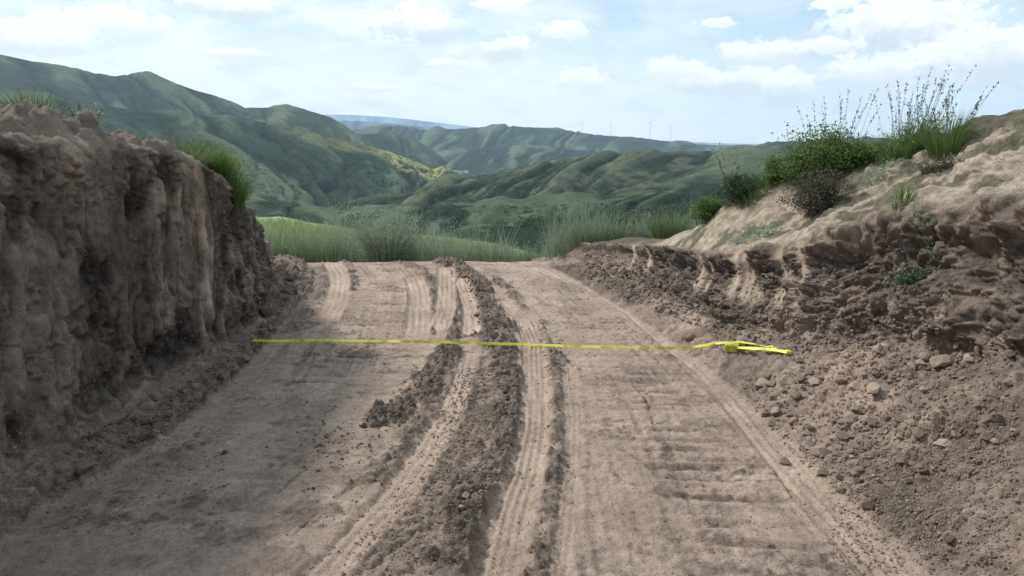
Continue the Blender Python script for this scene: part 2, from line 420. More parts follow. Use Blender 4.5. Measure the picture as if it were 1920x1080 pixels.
for yc, w_ in ((8.25, .05), (7.85, .08), (6.62, .09), (6.42, .035), (5.72, .17), (5.28, .05), (5.10, .035)):
    scr = np.maximum(scr, np.exp(-((Y - yc + .45 * (8 - T) + .03 * fch + .05 * strata) / (w_ * (1 + .5 * vn(Y * 0 + yc, T * 3.1, seed=118)))) ** 4))
scr = scr * sstep(T + .12 * strata, 7.22, 7.45) * (1 - sstep(T + .05 * fch, 7.9, 8.02))
groove = vn(Y * 26 - Z * 13, Z * .7, seed=109); face_far = 1 - .55 * sstep(Y, 7.2, 8.6)
rockc = cells(Y * 4.5 + .4 * fch, (T - 7) * 6 + .4 * fch, 111)
blocky = (1 - np.clip(rockc[0] * 1.5, 0, 1)) * (.4 + .6 * rockc[1])
over = sstep(T, 7.55, 7.93)
fw = (T - 7) * 1.05 + .1 * vn(Y * 5, T * 5, seed=119); clF = clods(Y + .02 * fch, fw, .085, 113, .8); clG = clods(Y, fw, .038, 114, .8)
butt = fbm(Y * 1.7 + 2, Y * 0 + 1.5, o=2, seed=116)
face_d = .10 * fl + .09 * butt + (1 - scr) * (.05 * clF + .024 * clG) + .0 + (1 - scr) * (.05 * strata + .08 * fch + .07 * blocky) + scr * (.012 + .010 * groove + .03 * (8 - T)) + .035 * over * (1 + fch) * (1 - .8 * sstep(Y, 7.5, 8.5)) - .10 * sstep(T, 7.35, 7.7) * (1 - sstep(T, 7.72, 7.86)) * (1 - scr * .6)
disp += m_face * face_d * face_far
moist_shade += m_face * np.clip(.70 + .8 * fch - .3 * strata + .25 * sstep(T, 7.3, 7.6) * (1 - sstep(T, 7.8, 7.9)) + .5 * sstep(-butt, .0, .35) - 1.1 * scr, 0, 1)  # dark band under the lip is its shadow put into the colour
sand += m_face * np.clip(.62 * scr * (.7 + .7 * groove), 0, 1) * sstep(Z, .12, .3)
tone *= 1 + m_rtop * .22 * fbm(X * 9, Y * 9, o=4, seed=129, g=.7)
tone *= 1 + m_face * (.38 * groove * scr + .15 * blocky - .05 + .3 * (clF - .2) * (1 - scr))
# top of the right bank: pale sandy soil, lumpy, greener to the back
st = fbm(X * 3, Y * 3, o=4, seed=121)
disp += m_rtop * (.10 * fbm(X * 1.2, Y * 1.2, o=3, seed=123) + (.05 * st + .035 * cl1 + .03 * cl3 + .012 * cl2) * sstep(5.9 - Y + 1.3 * (X - 2.6), -.7, .5) + .03 * st)
sandw = sstep(9.0 - Y, 0, 1.2)
sand += m_rtop * np.clip(.85 + .6 * st, 0, 1) * sandw * (1 - sstep(T, 8.9, 9.15))
moist_shade += m_rtop * np.clip(.3 + .5 * st, 0, 1)
st2 = fbm(X * 2.3, Y * 2.3, o=5, seed=126, g=.65); moist_shade += m_rtop * .5 * sstep(st2 + .15 * (X - 2.4), .02, .3)
humus += m_rtop * np.clip(.9 * sstep(fbm(X * 4 + 2, Y * 4, o=4, seed=128, g=.6) + .08 * (X - 2.3), .06, .3) + sstep(T, 8.85, 9.1) + (1 - sandw) + 1.4 * sstep(fbm(X * 1.6 + 4, Y * 1.6, o=4, seed=125), .12, .4) * .6, 0, 1) * .85

# ------------- the road surface
def polydist(xy):
    xy = np.array(xy, float); best = np.full(X.shape, 99.0); side = np.zeros(X.shape)
    sub = (T > 4.6) & (T < 6.4) & (Y < 13)
    x, y = X[sub], Y[sub]; b = np.full(x.shape, 99.0); sg = np.zeros(x.shape)
    for (ax, ay), (bx, by) in zip(xy[:-1], xy[1:]):
        vx, vy = bx - ax, by - ay; L2 = vx * vx + vy * vy + 1e-12
        t = np.clip(((x - ax) * vx + (y - ay) * vy) / L2, 0, 1)
        dx, dy = x - ax - t * vx, y - ay - t * vy; d = np.hypot(dx, dy); m = d < b
        b = np.where(m, d, b); sg = np.where(m, np.sign(vx * dy - vy * dx), sg)
    best[sub] = b; side[sub] = sg
    return best, side


def gp(L): return [gnd(*q) for q in L]


edge_n = fbm(X * 9, Y * 9, o=3, seed=131); edge_c = fbm(X * 2.4, Y * 2.4, o=3, seed=133)
edge_f = fbm(X * 28, Y * 28, o=3, seed=134)
loose = np.zeros_like(X); pale = np.zeros_like(X); rd = np.zeros_like(X)
rd += .018 * fbm(X * .9, Y * .9, o=2, seed=135)


def berm(L, w, h, amt=1.0):
    global loose, rd
    d, _ = polydist(gp(L)); k = sstep(.84 * w * (1 + .55 * edge_c) + .075 * edge_n + .05 * edge_f - d, -.03, .05)
    loose = np.maximum(loose, k * amt); rd += .6 * h * k * (.6 + .5 * edge_c) * np.clip(1 - (d / (w * 1.3)) ** 2, 0, 1)


def track(L, w, depth=.014, ribs=4, amt=1.0, clear=1.0):
    global loose, pale, rd
    d, s = polydist(gp(L)); k = sstep(w + .022 * edge_n + .012 * edge_f - d, -.022, .024) * amt
    loose = loose * (1 - k * clear); pale = np.maximum(pale, k)
    rib = np.cos(np.clip(d * s / w, -1, 1) * math.pi * ribs)
    rd[...] = rd * (1 - .6 * k) + k * (-depth + .0065 * rib * (.6 + .4 * vn(X * 3, Y * 3, seed=137)))
    lip = np.exp(-((d - w - .02) / .018) ** 2) * amt
    rd += .013 * lip * (.6 + .6 * edge_n)
    return k, rib


berm([(831, 484), (878, 523), (915, 570), (925, 614), (938, 640)], .20, .075)
berm([(938, 640), (946, 672), (951, 705), (958, 778), (950, 830), (924, 882), (893, 926), (862, 984), (846, 1080)], .12, .055)
berm([(640, 482), (660, 505), (656, 545)], .09, .02, .8)
berm([(740, 483), (790, 505), (812, 545), (806, 580), (790, 630)], .11, .025, .85)
berm([(850, 540), (856, 580), (850, 640)], .07, .02, .9)
berm([(930, 520), (955, 545), (985, 590), (1020, 630), (1045, 680), (1046, 800), (1046, 900), (1030, 1000), (1010, 1085)], .075, .015, .75)
berm([(842, 654), (822, 690), (796, 720), (760, 755), (725, 785)], .14, .055)
berm([(800, 770), (767, 828), (734, 864), (700, 900)], .09, .022, .6)
berm([(905, 690), (880, 760), (870, 830), (850, 900), (820, 960), (780, 1020), (740, 1090)], .27, .02, .48)
berm([(810, 980), (740, 1080), (700, 1140)], .28, .02, .5)
berm([(600, 500), (600, 530), (570, 575), (535, 620)], .16, .02, .7)
berm([(1170, 565), (1215, 600), (1255, 640)], .06, .01, .8)
berm([(1030, 482), (1130, 520), (1200, 570), (1260, 625), (1330, 700)], .07, .02, .8)
T1 = track([(940, 565), (985, 600), (1002, 640), (1004, 700), (1001, 800), (984, 882), (960, 950), (932, 1065), (915, 1130)], .098, .02, 5)
track([(836, 500), (836, 534), (834, 578), (822, 612)], .115, .014, 4)
track([(866, 520), (871, 541), (882, 574), (884, 625)], .085, .014, 3)
track([(776, 520), (785, 545), (787, 570), (780, 628)], .12, .012, 4)
track([(620, 485), (632, 508), (637, 530), (630, 565), (610, 600)], .13, .012, 4, .9)
track([(882, 662), (870, 705), (856, 742), (840, 790)], .07, .01, 3, .9)
track([(835, 790), (800, 850), (745, 930), (680, 1000), (610, 1080), (560, 1140)], .10, .012, 4, .95)
track([(1000, 500), (1100, 535), (1190, 590), (1250, 640), (1330, 700), (1400, 780), (1440, 830), (1500, 900), (1590, 1000), (1660, 1080)], .10, .012, 4, .85)
track([(1063, 690), (1075, 780), (1072, 880), (1065, 980), (1050, 1090)], .05, .006, 3, .7)
# long scratch lines by the left and right
for L in ([(700, 870), (600, 960), (500, 1050)], [(760, 830), (690, 890), (640, 930)], [(560, 840), (500, 880), (470, 905)], [(600, 860), (545, 900), (520, 925)],
          [(850, 960), (740, 1040), (700, 1075)], [(1190, 700), (1215, 760), (1228, 800)], [(1160, 840), (1200, 860), (1250, 900)], [(1455, 880), (1500, 960), (1540, 1040)]):
    d, s = polydist(gp(L)); k = np.exp(-(d / .008) ** 2) * sstep(vn(X * 6, Y * 6, seed=139), -.5, .1)
    rd -= .018 * k; loose = np.maximum(loose, k * .6)
# dozer cleat marks across the road
cle = vn(X * 2.2 + .3 * edge_n, Y * 26 + X * 2.5, seed=141); cle2 = vn(X * 3.1, Y * 14 - X * 1.1, seed=142)


def zone(px, py, rx, ry):
    x, y = gnd(px, py); return np.exp(-(((X - x) / rx) ** 2 + ((Y - y) / ry) ** 2) ** 1.5)


zc = np.clip(zone(1345, 930, .32, .62) * 1.4 + zone(1255, 770, .35, .8) * .7 + zone(720, 600, .8, 1.3) * .6 + zone(640, 690, .7, .7) * .6 + zone(1190, 630, .7, 1.2) * .3 + zone(480, 900, .5, .5) * .3 + .14, 0, 1.3) * (1 - pale)
rd += .017 * zc * cle + .006 * zc * cle2
crust = sstep(vn(X * 3.2, Y * 5.5, seed=145) + .6 * edge_n + .5 * edge_f, .26, .5) * (1 - pale)
rd += .010 * crust * edge_f + .006 * fbm(X * 30, Y * 30, o=3, seed=147) + .0016 * vn(X * 90, Y * 90, seed=148)
rd += loose * (.030 * cl2 + .030 * cl1 * .8 + .012 * fbm(X * 22, Y * 22, o=3, seed=149))
lin = vn(T * 95, Y * 1.1, seed=160) + .5 * vn(T * 210, Y * 2.0, seed=161); linm = sstep(fbm(X * 1.6, Y * .9, o=2, seed=162), -.25, .15) * (1 - loose)
rd += .0045 * lin * linm
rd += .010 * cl2 * (1 - pale) * sstep(edge_c, .0, .5)
crown = m_road * rd
moist_shade += m_road * np.clip(-.04 +   .20 * sstep(-X - .2 + .5 * edge_c, 0, 1.6) * sstep(4.6 - Y, 0, 1.2) + .22 * sstep(-lin, .3, .9) * linm + loose * (.85 + .35 * edge_n) + .60 * sstep(-cle + .3 * edge_f, .25, .7) * zc + .34 * crust + .22 * sstep(edge_f + .4 * edge_c, .1, .5) * (1 - pale) + .22 * edge_c * (1 - pale) + .35 * (1 - sstep(T, 5.0, 5.14)) + .2 * sstep(T, 5.93, 6.0) - .1 * pale, 0, 1)  # near-left term is the left bank's soft shadow painted onto the road
groovec = np.clip((T1[1] < -.3) * T1[0], 0, 1)
tone *= 1 + m_road * (.07 * pale + .16 * edge_c * (1 - loose) + .10 * fbm(X * 14, Y * 5, o=3, seed=151) + .10 * loose * (cl2 - .3) - .10 * groovec + .10 * lin * linm)
disp = np.where(np.isfinite(disp), disp, 0)
fadeN = (1 - sstep(Y, 13, 20))
P = P0 + N0 * (disp * fadeN)[..., None]
P[..., 2] += crown * (1 - m_ldeb) * fadeN
tone = np.clip(tone, .35, 1.7)
soil = np.stack([np.clip(moist_shade, 0, 1), np.clip(sand, 0, 1), np.clip(humus + sstep(Y, 10.6, 11.3) * .9, 0, 1)], -1)

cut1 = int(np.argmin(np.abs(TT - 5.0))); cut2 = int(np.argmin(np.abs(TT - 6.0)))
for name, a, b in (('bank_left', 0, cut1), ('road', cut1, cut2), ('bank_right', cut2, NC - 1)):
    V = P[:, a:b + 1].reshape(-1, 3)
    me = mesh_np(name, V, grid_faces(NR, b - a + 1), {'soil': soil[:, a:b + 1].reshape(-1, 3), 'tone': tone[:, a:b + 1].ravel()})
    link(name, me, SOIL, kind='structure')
# coarse copy of the surface for placing things on it
sub = P[::2, ::3]; sv = sub.reshape(-1, 3); sf = grid_faces(sub.shape[0], sub.shape[1])
BVH = BVHTree.FromPolygons([tuple(v) for v in sv.tolist()], sf.tolist())


def hit(px, py):
    d = Vector(ray(px, py)).normalized(); loc, nor, _, _ = BVH.ray_cast(Vector((0, 0, CAM_H)), d, 60)
    return (loc, nor) if loc else (None, None)


def hit_near(px, py):
    for k in range(40):
        loc, nor = hit(px, py + 4 * k)
        if loc is not None and loc.y < 10.4: return loc
    return None


def down(x, y):
    loc, nor, _, _ = BVH.ray_cast(Vector((x, y, 8)), Vector((0, 0, -1)), 60)
    return (loc, nor) if loc else (Vector((x, y, 0)), Vector((0, 0, 1)))


# ---------------------------------------------------------------- far land
def hill(name, rows, nc=240, nr=110, amp=8, lam=80, col=(.055, .078, .048), col2=None, skew=0.0, rib=1.0, lump=.5, seed=0, sm=(3, 3), patch=None, veg=None, skirt=60, grain=None):
    """rows: crest first, then lower lines, all with the same number of (px, py, Y); columns are matched by index"""
    R = []
    for r in rows:
        R.append(np.array([at(*q) for q in r]))
    crest = R[0]; back = crest.copy(); dirn = crest - np.array([0, 0, CAM_H]); dirn[:, 2] = 0
    ln = np.linalg.norm(dirn, axis=1, keepdims=True); dirn /= ln
    H = np.abs(crest[:, 2] - R[-1][:, 2]).mean()
    back = crest + dirn * (1.6 * H + .12 * ln) - np.array([0, 0, 1.0]) * H * .9
    foot = R[-1] - dirn * .06 * ln - np.array([0, 0, 1.0]) * skirt
    R = np.array([back] + R + [foot])
    k = R.shape[1]; kk = np.linspace(0, k - 1, nc); j = np.minimum(kk.astype(int), k - 2); f = (kk - j)[None, :, None]
    A = R[:, j] * (1 - f) + R[:, j + 1] * f
    A = gauss(A, nc / k * .5, 1)
    m = len(R); wts = [.25] + [1.0] * (m - 3) + [.15]; vpos = np.concatenate([[0], np.cumsum(wts)]); vv = np.linspace(0, vpos[-1], nr)
    j = np.clip(np.searchsorted(vpos, vv, 'right') - 1, 0, m - 2); f = ((vv - vpos[j]) / (vpos[j + 1] - vpos[j]))[:, None, None]
    G = A[j] * (1 - f) + A[j + 1] * f
    G = gauss(G, sm[0], 0)
    s = np.cumsum(np.linalg.norm(np.diff(crest[:, :2], axis=0), axis=1)); L = s[-1]
    u = np.linspace(0, L, nc)[None] + 0 * G[..., 0]
    dd = np.linalg.norm(G - G[np.argmin(np.abs(vv - vpos[1]))][None], axis=-1) * np.sign(vv - vpos[1])[:, None]
    e = sstep(np.abs(dd), 0, lam * 1.2)
    w = u + skew * dd + lam * .5 * fbm(u / lam / 1.5, dd / lam / 1.5, o=2, seed=seed + 5)
    a1 = np.abs(fbm(w / lam, dd / (lam * 7), o=2, seed=seed)) ; a2 = np.abs(fbm(w / lam * 2.7, dd / (lam * 3.2), o=2, seed=seed + 9))
    a3 = np.abs(fbm(w / lam * 7, dd / (lam * 1.4), o=2, seed=seed + 19))
    ribh = (a1 * 2.2 - .5) + .19 * (a2 * 2.2 - .5) + .02 * (a3 * 2 - .5)
    low = fbm(u / (lam * 2.2), dd / (lam * 2.2), o=3, g=.4, seed=seed + 31)
    dz = amp * e * (rib * -(-ribh) + lump * low * 2) + amp * .02 * fbm(u / lam * 6, dd / lam * 6, o=3, seed=seed + 33)
    G[..., 2] += dz
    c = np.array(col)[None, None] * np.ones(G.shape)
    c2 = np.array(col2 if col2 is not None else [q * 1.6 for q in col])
    mk = sstep(ribh * .9 + .4 * low + .35 * fbm(u / lam * 4, dd / lam * 2.5, o=4, seed=seed + 41), .0, .5)[..., None]; c = c * .72; c2 = c2 * .95  # rib crests lighter: sunlit tone put into the turf colour
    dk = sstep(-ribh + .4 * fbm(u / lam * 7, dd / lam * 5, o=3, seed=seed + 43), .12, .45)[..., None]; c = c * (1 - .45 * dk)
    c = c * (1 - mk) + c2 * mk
    if veg is not None: c = veg(c, np.linspace(0, 1, nc)[None] + 0 * u, (vv / vpos[-1])[:, None] + 0 * u, G)
    gr = np.stack([u / (grain or lam), dd / (grain or lam), G[..., 2] * 0], -1)
    V = G.reshape(-1, 3)
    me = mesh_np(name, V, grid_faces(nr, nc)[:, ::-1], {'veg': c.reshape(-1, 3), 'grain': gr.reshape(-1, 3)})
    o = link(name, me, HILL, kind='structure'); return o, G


def W2(px, py, Y): return (px, py, Y)


# distant plain and ranges, haze blue put into the ranges' colour
n_ = 96; ang = np.linspace(0, 2 * math.pi, n_, endpoint=False); rr = np.array([0, 300, 1200, 3000, 6000, 8500, 10500])
V = [(0, 0, -262)]; 
for r in rr[1:]:
    for a in ang: V.append((r * math.cos(a), r * math.sin(a), -262 + (22 * vn(np.array([r * math.cos(a) / 3000]), np.array([r * math.sin(a) / 3000]), seed=5)[0])))
bm = bmesh.new(); vs = [bm.verts.new(v) for v in V]
for i in range(n_): bm.faces.new((vs[0], vs[1 + i], vs[1 + (i + 1) % n_]))
for k in range(len(rr) - 2):
    for i in range(n_):
        a = 1 + k * n_; bm.faces.new((vs[a + i], vs[a + n_ + i], vs[a + n_ + (i + 1) % n_], vs[a + (i + 1) % n_]))
me = bpy.data.meshes.new('ground'); bm.to_mesh(me); bm.free()
nv = len(me.vertices); at_ = me.attributes.new('veg', 'FLOAT_VECTOR', 'POINT'); at_.data.foreach_set('vector', np.tile([.06, .085, .055], nv).astype(np.float32))
co = np.zeros(nv * 3, np.float32); me.vertices.foreach_get('co', co); at_ = me.attributes.new('grain', 'FLOAT_VECTOR', 'POINT'); at_.data.foreach_set('vector', co / 400)
link('ground', me, HILL, kind='structure')

c = [(-300, 222), (100, 218), (450, 213), (560, 209), (620, 207), (680, 209), (740, 213), (800, 221), (900, 234), (1000, 242), (1100, 249), (1200, 256), (1330, 263), (1450, 266), (1700, 267), (2200, 268)]
hill('haze_blue_range', [[(x, y + 15, 7200) for x, y in c], [(x, max(y + 24, 280), 6800) for x, y in c], [(x, 297, 6200) for x, y in c]], nc=300, nr=60, amp=18, lam=500, seed=6, col=(.17, .23, .30), col2=(.17, .23, .30), grain=9000, skirt=20, sm=(1, 1))
hill('haze_blue_range', [[(x, y + 4, 9900) for x, y in c], [(x, max(y + 14, 276), 8600) for x, y in c], [(x, 295, 7600) for x, y in c]], nc=300, nr=60, amp=26, lam=700, seed=3, col=(.26, .34, .48), col2=(.26, .34, .48), grain=9000, skirt=20, sm=(1, 1))
# far hills
c = [(560, 280), (610, 258), (650, 243), (690, 238), (720, 234), (745, 233), (775, 238), (800, 243), (850, 241), (900, 236), (945, 236), (965, 234), (1000, 236), (1045, 236), (1075, 243), (1095, 248), (1130, 250), (1180, 254), (1230, 258), (1290, 266), (1350, 272), (1450, 276), (1600, 280), (2100, 285)]
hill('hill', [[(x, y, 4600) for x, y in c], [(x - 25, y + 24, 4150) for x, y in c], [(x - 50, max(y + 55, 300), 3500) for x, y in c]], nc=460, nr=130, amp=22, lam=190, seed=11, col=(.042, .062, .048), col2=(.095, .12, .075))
c = [(760, 300), (800, 287), (860, 279), (900, 275), (950, 274), (1000, 273), (1060, 276), (1110, 280), (1150, 283), (1250, 288), (1330, 292), (1500, 300)]
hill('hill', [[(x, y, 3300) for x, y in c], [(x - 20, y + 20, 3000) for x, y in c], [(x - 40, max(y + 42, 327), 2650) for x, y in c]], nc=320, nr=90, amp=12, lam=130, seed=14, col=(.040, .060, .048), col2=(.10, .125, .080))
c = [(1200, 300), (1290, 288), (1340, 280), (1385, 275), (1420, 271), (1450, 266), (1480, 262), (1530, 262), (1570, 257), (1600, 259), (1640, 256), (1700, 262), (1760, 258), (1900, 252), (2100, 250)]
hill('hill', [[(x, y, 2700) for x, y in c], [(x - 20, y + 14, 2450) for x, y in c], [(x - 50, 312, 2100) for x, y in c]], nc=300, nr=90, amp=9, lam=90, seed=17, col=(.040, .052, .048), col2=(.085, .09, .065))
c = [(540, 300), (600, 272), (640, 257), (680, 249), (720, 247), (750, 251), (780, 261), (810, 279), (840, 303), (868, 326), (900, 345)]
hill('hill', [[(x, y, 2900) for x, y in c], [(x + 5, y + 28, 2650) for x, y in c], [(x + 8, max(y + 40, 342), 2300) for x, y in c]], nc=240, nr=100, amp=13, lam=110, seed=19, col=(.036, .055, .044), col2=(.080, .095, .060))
# round green hill behind the left ridge
c = [(340, 240), (400, 212), (440, 200), (480, 196), (520, 196), (555, 199), (590, 206), (615, 215), (640, 230), (665, 246), (695, 264), (735, 292), (770, 315)]
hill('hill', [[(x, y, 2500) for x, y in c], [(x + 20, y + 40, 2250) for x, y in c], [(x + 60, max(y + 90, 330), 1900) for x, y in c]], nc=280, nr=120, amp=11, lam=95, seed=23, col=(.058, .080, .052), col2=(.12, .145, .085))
# tall peak on the left
c = [(-420, 150), (-250, 100), (-120, 88), (0, 100), (90, 117), (150, 127), (185, 135), (215, 137), (238, 135), (262, 129), (285, 136), (330, 151), (370, 166), (400, 175), (440, 191), (470, 206), (500, 224), (550, 246), (620, 275), (680, 300)]
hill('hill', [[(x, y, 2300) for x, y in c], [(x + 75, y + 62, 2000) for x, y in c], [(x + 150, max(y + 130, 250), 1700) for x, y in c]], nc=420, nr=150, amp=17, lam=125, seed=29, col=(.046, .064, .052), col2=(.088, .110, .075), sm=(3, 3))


def veg_sunlit_ridge(c, u, v, G):
    # sunlit patch on the ridge's far end, put into the turf colour
    k = sstep(u, .69, .78) * (1 - sstep(v, .50, .66)) * sstep(fbm(u * 24, v * 9, o=3, seed=77), -.45, .0)
    k = (k + .35 * sstep(u, .5, .66) * (1 - sstep(v, .26, .40)))[..., None]
    k = np.clip(k, 0, 1)
    return c * (1 - k) + np.array([.27, .26, .115]) * k


c = [(-420, 190), (-250, 175), (-100, 172), (40, 174), (150, 183), (200, 193), (260, 203), (330, 209), (380, 212), (430, 215), (470, 221), (520, 231), (570, 243), (620, 257), (680, 268), (715, 277), (745, 288), (790, 306), (830, 325), (856, 339), (880, 349)]
b = [(-260, 420, 650), (-100, 420, 650), (60, 420, 650), (200, 415, 650), (300, 410, 650), (360, 405, 680), (430, 398, 700), (490, 392, 720), (530, 390, 760), (570, 388, 790), (610, 388, 820), (650, 386, 860), (690, 378, 900), (725, 370, 950), (755, 363, 1020), (775, 358, 1080), (795, 354, 1140), (822, 351, 1230), (845, 350, 1330), (862, 350, 1400), (884, 352, 1450)]
mrow = [((x + bx) / 2 + 12, y * .52 + by * .48, (1500 + bY) / 2) for (x, y), (bx, by, bY) in zip(c, b)]
_, GL = hill('hill', [[(x, y, 1500) for x, y in c], mrow, b], nc=560, nr=220, amp=16, lam=105, seed=37, col=(.034, .055, .040), col2=(.080, .105, .068), veg=veg_sunlit_ridge, sm=(4, 4), lump=.35)


def veg_right(c, u, v, G):
    k = (sstep(u, .28, .33) * (1 - sstep(u, .37, .41)) * (1 - sstep(v, .15, .22)))[..., None]
    c = c * (1 - k) + np.array([.17, .18, .085]) * k
    br = sstep(fbm(u * 30, v * 14, o=3, seed=87), .22, .42)[..., None] * .55
    return c * (1 - br) + np.array([.115, .11, .070]) * br


c = [(770, 362), (800, 350), (850, 338), (900, 327), (960, 318), (1000, 309), (1040, 298), (1070, 293), (1110, 290), (1170, 285), (1250, 283), (1330, 280), (1400, 283), (1520, 287), (1700, 288), (1900, 288), (2200, 290)]
b = [(540, 402, 620), (600, 402, 600), (660, 402, 580), (720, 404, 560), (780, 407, 540), (830, 412, 520), (880, 416, 500), (930, 420, 500), (980, 424, 500), (1040, 428, 500), (1120, 428, 500), (1200, 425, 500), (1300, 420, 520), (1440, 415, 540), (1640, 410, 560), (1860, 410, 560), (2150, 410, 560)]
mrow = [(x * .55 + bx * .45, y * .6 + by * .4, 1150 * .5 + bY * .5) for (x, y), (bx, by, bY) in zip(c, b)]
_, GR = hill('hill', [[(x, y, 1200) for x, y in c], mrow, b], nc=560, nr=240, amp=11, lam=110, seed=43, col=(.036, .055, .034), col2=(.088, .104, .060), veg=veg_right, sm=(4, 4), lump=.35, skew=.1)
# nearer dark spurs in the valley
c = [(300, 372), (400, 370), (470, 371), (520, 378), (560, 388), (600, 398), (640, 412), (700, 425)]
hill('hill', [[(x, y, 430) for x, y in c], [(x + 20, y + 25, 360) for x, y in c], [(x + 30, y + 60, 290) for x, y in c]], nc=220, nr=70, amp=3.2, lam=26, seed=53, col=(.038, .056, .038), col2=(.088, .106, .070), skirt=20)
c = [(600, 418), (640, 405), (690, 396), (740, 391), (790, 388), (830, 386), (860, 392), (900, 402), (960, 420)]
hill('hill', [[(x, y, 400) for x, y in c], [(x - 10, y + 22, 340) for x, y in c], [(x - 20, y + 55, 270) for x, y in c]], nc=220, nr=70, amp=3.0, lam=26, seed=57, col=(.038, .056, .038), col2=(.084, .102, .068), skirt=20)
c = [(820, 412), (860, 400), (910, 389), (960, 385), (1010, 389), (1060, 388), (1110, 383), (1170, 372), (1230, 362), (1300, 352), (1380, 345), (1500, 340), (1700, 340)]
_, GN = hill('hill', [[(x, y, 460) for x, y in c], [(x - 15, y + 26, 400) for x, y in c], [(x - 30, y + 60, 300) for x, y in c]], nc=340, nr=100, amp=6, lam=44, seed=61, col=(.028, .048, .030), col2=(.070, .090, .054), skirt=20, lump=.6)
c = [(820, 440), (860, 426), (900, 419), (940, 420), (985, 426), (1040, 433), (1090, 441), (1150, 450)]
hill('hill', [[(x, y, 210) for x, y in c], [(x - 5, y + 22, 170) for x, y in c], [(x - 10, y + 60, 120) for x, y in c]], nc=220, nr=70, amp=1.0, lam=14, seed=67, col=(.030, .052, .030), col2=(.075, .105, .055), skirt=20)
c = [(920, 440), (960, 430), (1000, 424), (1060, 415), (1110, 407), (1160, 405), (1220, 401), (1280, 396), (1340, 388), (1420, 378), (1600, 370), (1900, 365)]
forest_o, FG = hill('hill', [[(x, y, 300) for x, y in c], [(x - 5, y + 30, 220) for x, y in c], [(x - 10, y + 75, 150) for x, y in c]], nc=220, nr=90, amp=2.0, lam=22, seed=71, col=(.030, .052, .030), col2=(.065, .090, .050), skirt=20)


def veg_sunlit_crop(c, u, v, G): return c * .0 + np.array([.27, .32, .15])[None, None] * (1 + .25 * fbm(u * 20, v * 8, o=3, seed=4))[..., None]  # sunlit look of the field put into the crop colour


c = [(250, 392), (380, 398), (470, 406), (520, 410), (560, 412), (610, 419), (650, 426), (720, 434), (800, 441), (860, 446), (900, 450), (950, 460), (1000, 473), (1060, 492)]
crop_o, CG = hill('field', [[(x, y, 62) for x, y in c], [(x, y + 28, 46) for x, y in c], [(x, y + 90, 28) for x, y in c]], nc=260, nr=80, amp=.25, lam=5, seed=73, veg=veg_sunlit_crop, skirt=6)


# ---------------------------------------------------------------- plants
def blades(base, h, w, lean, bend=.35, seg=3, tone=None, rng=RNG):
    """tapered bent ribbons: base (N,3), h (N), w (N), lean (N,2) horizontal travel of the tip"""
    N = len(base); th = rng.uniform(0, 2 * math.pi, N); sx, sy = np.cos(th) * w / 2, np.sin(th) * w / 2
    V = np.zeros((N, 2 * seg + 1, 3)); 
    for k in range(seg):
        t = k / seg; tw = 1 - .75 * t
        off = lean * (t ** (1 + 2 * bend))[..., None] if np.ndim(t) else lean * (t ** (1 + 2 * bend))
        zz = h * (t - .25 * bend * t * t)
        cx, cy, cz = base[:, 0] + off[:, 0], base[:, 1] + off[:, 1], base[:, 2] + zz
        V[:, 2 * k] = np.stack([cx - sx * tw, cy - sy * tw, cz], 1); V[:, 2 * k + 1] = np.stack([cx + sx * tw, cy + sy * tw, cz], 1)
    V[:, -1] = np.stack([base[:, 0] + lean[:, 0], base[:, 1] + lean[:, 1], base[:, 2] + h * (1 - .25 * bend)], 1)
    o = (np.arange(N) * (2 * seg + 1))[:, None]; F = []
    for k in range(seg - 1):
        a = 2 * k; F += [o + np.array([[a, a + 1, a + 3]]), o + np.array([[a, a + 3, a + 2]])]
    a = 2 * (seg - 1); F.append(o + np.array([[a, a + 1, a + 2]]))
    tn = np.repeat((rng.uniform(0, 1, N) if tone is None else tone)[:, None], 2 * seg + 1, 1)
    return V.reshape(-1, 3), np.concatenate(F, 0), tn.ravel()


def leaves(cen, size, rng=RNG, tone=None, up=.3):
    """small folded leaf quads (two triangles) in random directions"""
    N = len(cen); d = rng.normal(0, 1, (N, 3)); d[:, 2] = d[:, 2] * .8 + up; d /= np.linalg.norm(d, axis=1, keepdims=True)
    q = rng.normal(0, 1, (N, 3)); s = np.cross(d, q); s /= np.linalg.norm(s, axis=1, keepdims=True) + 1e-9
    sz = (size * rng.uniform(.6, 1.4, N))[:, None]
    V = np.stack([cen, cen + d * sz * .5 + s * sz * .22, cen + d * sz, cen + d * sz * .5 - s * sz * .22], 1)
    o = (np.arange(N) * 4)[:, None]; F = np.concatenate([o + np.array([[0, 1, 2]]), o + np.array([[0, 2, 3]])], 0)
    tn = np.repeat((rng.uniform(0, 1, N) if tone is None else tone)[:, None], 4, 1)
    return V.reshape(-1, 3), F, tn.ravel()


def join(parts):
    V, F, Tn = [], [], []; n = 0
    for v, f, t in parts: V.append(v); F.append(f + n); Tn.append(t); n += len(v)
    return np.concatenate(V), np.concatenate(F), np.concatenate(Tn)


def part(name, geo, mat, parent, org):
    v, f, t = geo; v = v - np.array(org)[None]
    o = link(name, mesh_np(name, v, f, {'tone': t}, smooth=False), mat, parent); return o


def disc(n, rx, ry, rng=RNG, p=.5):
    r = rng.uniform(0, 1, n) ** p; a = rng.uniform(0, 2 * math.pi, n); return np.stack([r * np.cos(a) * rx, r * np.sin(a) * ry], 1)


def on_ground(x, y):
    return np.array([down(a, b)[0].z for a, b in zip(x, y)])


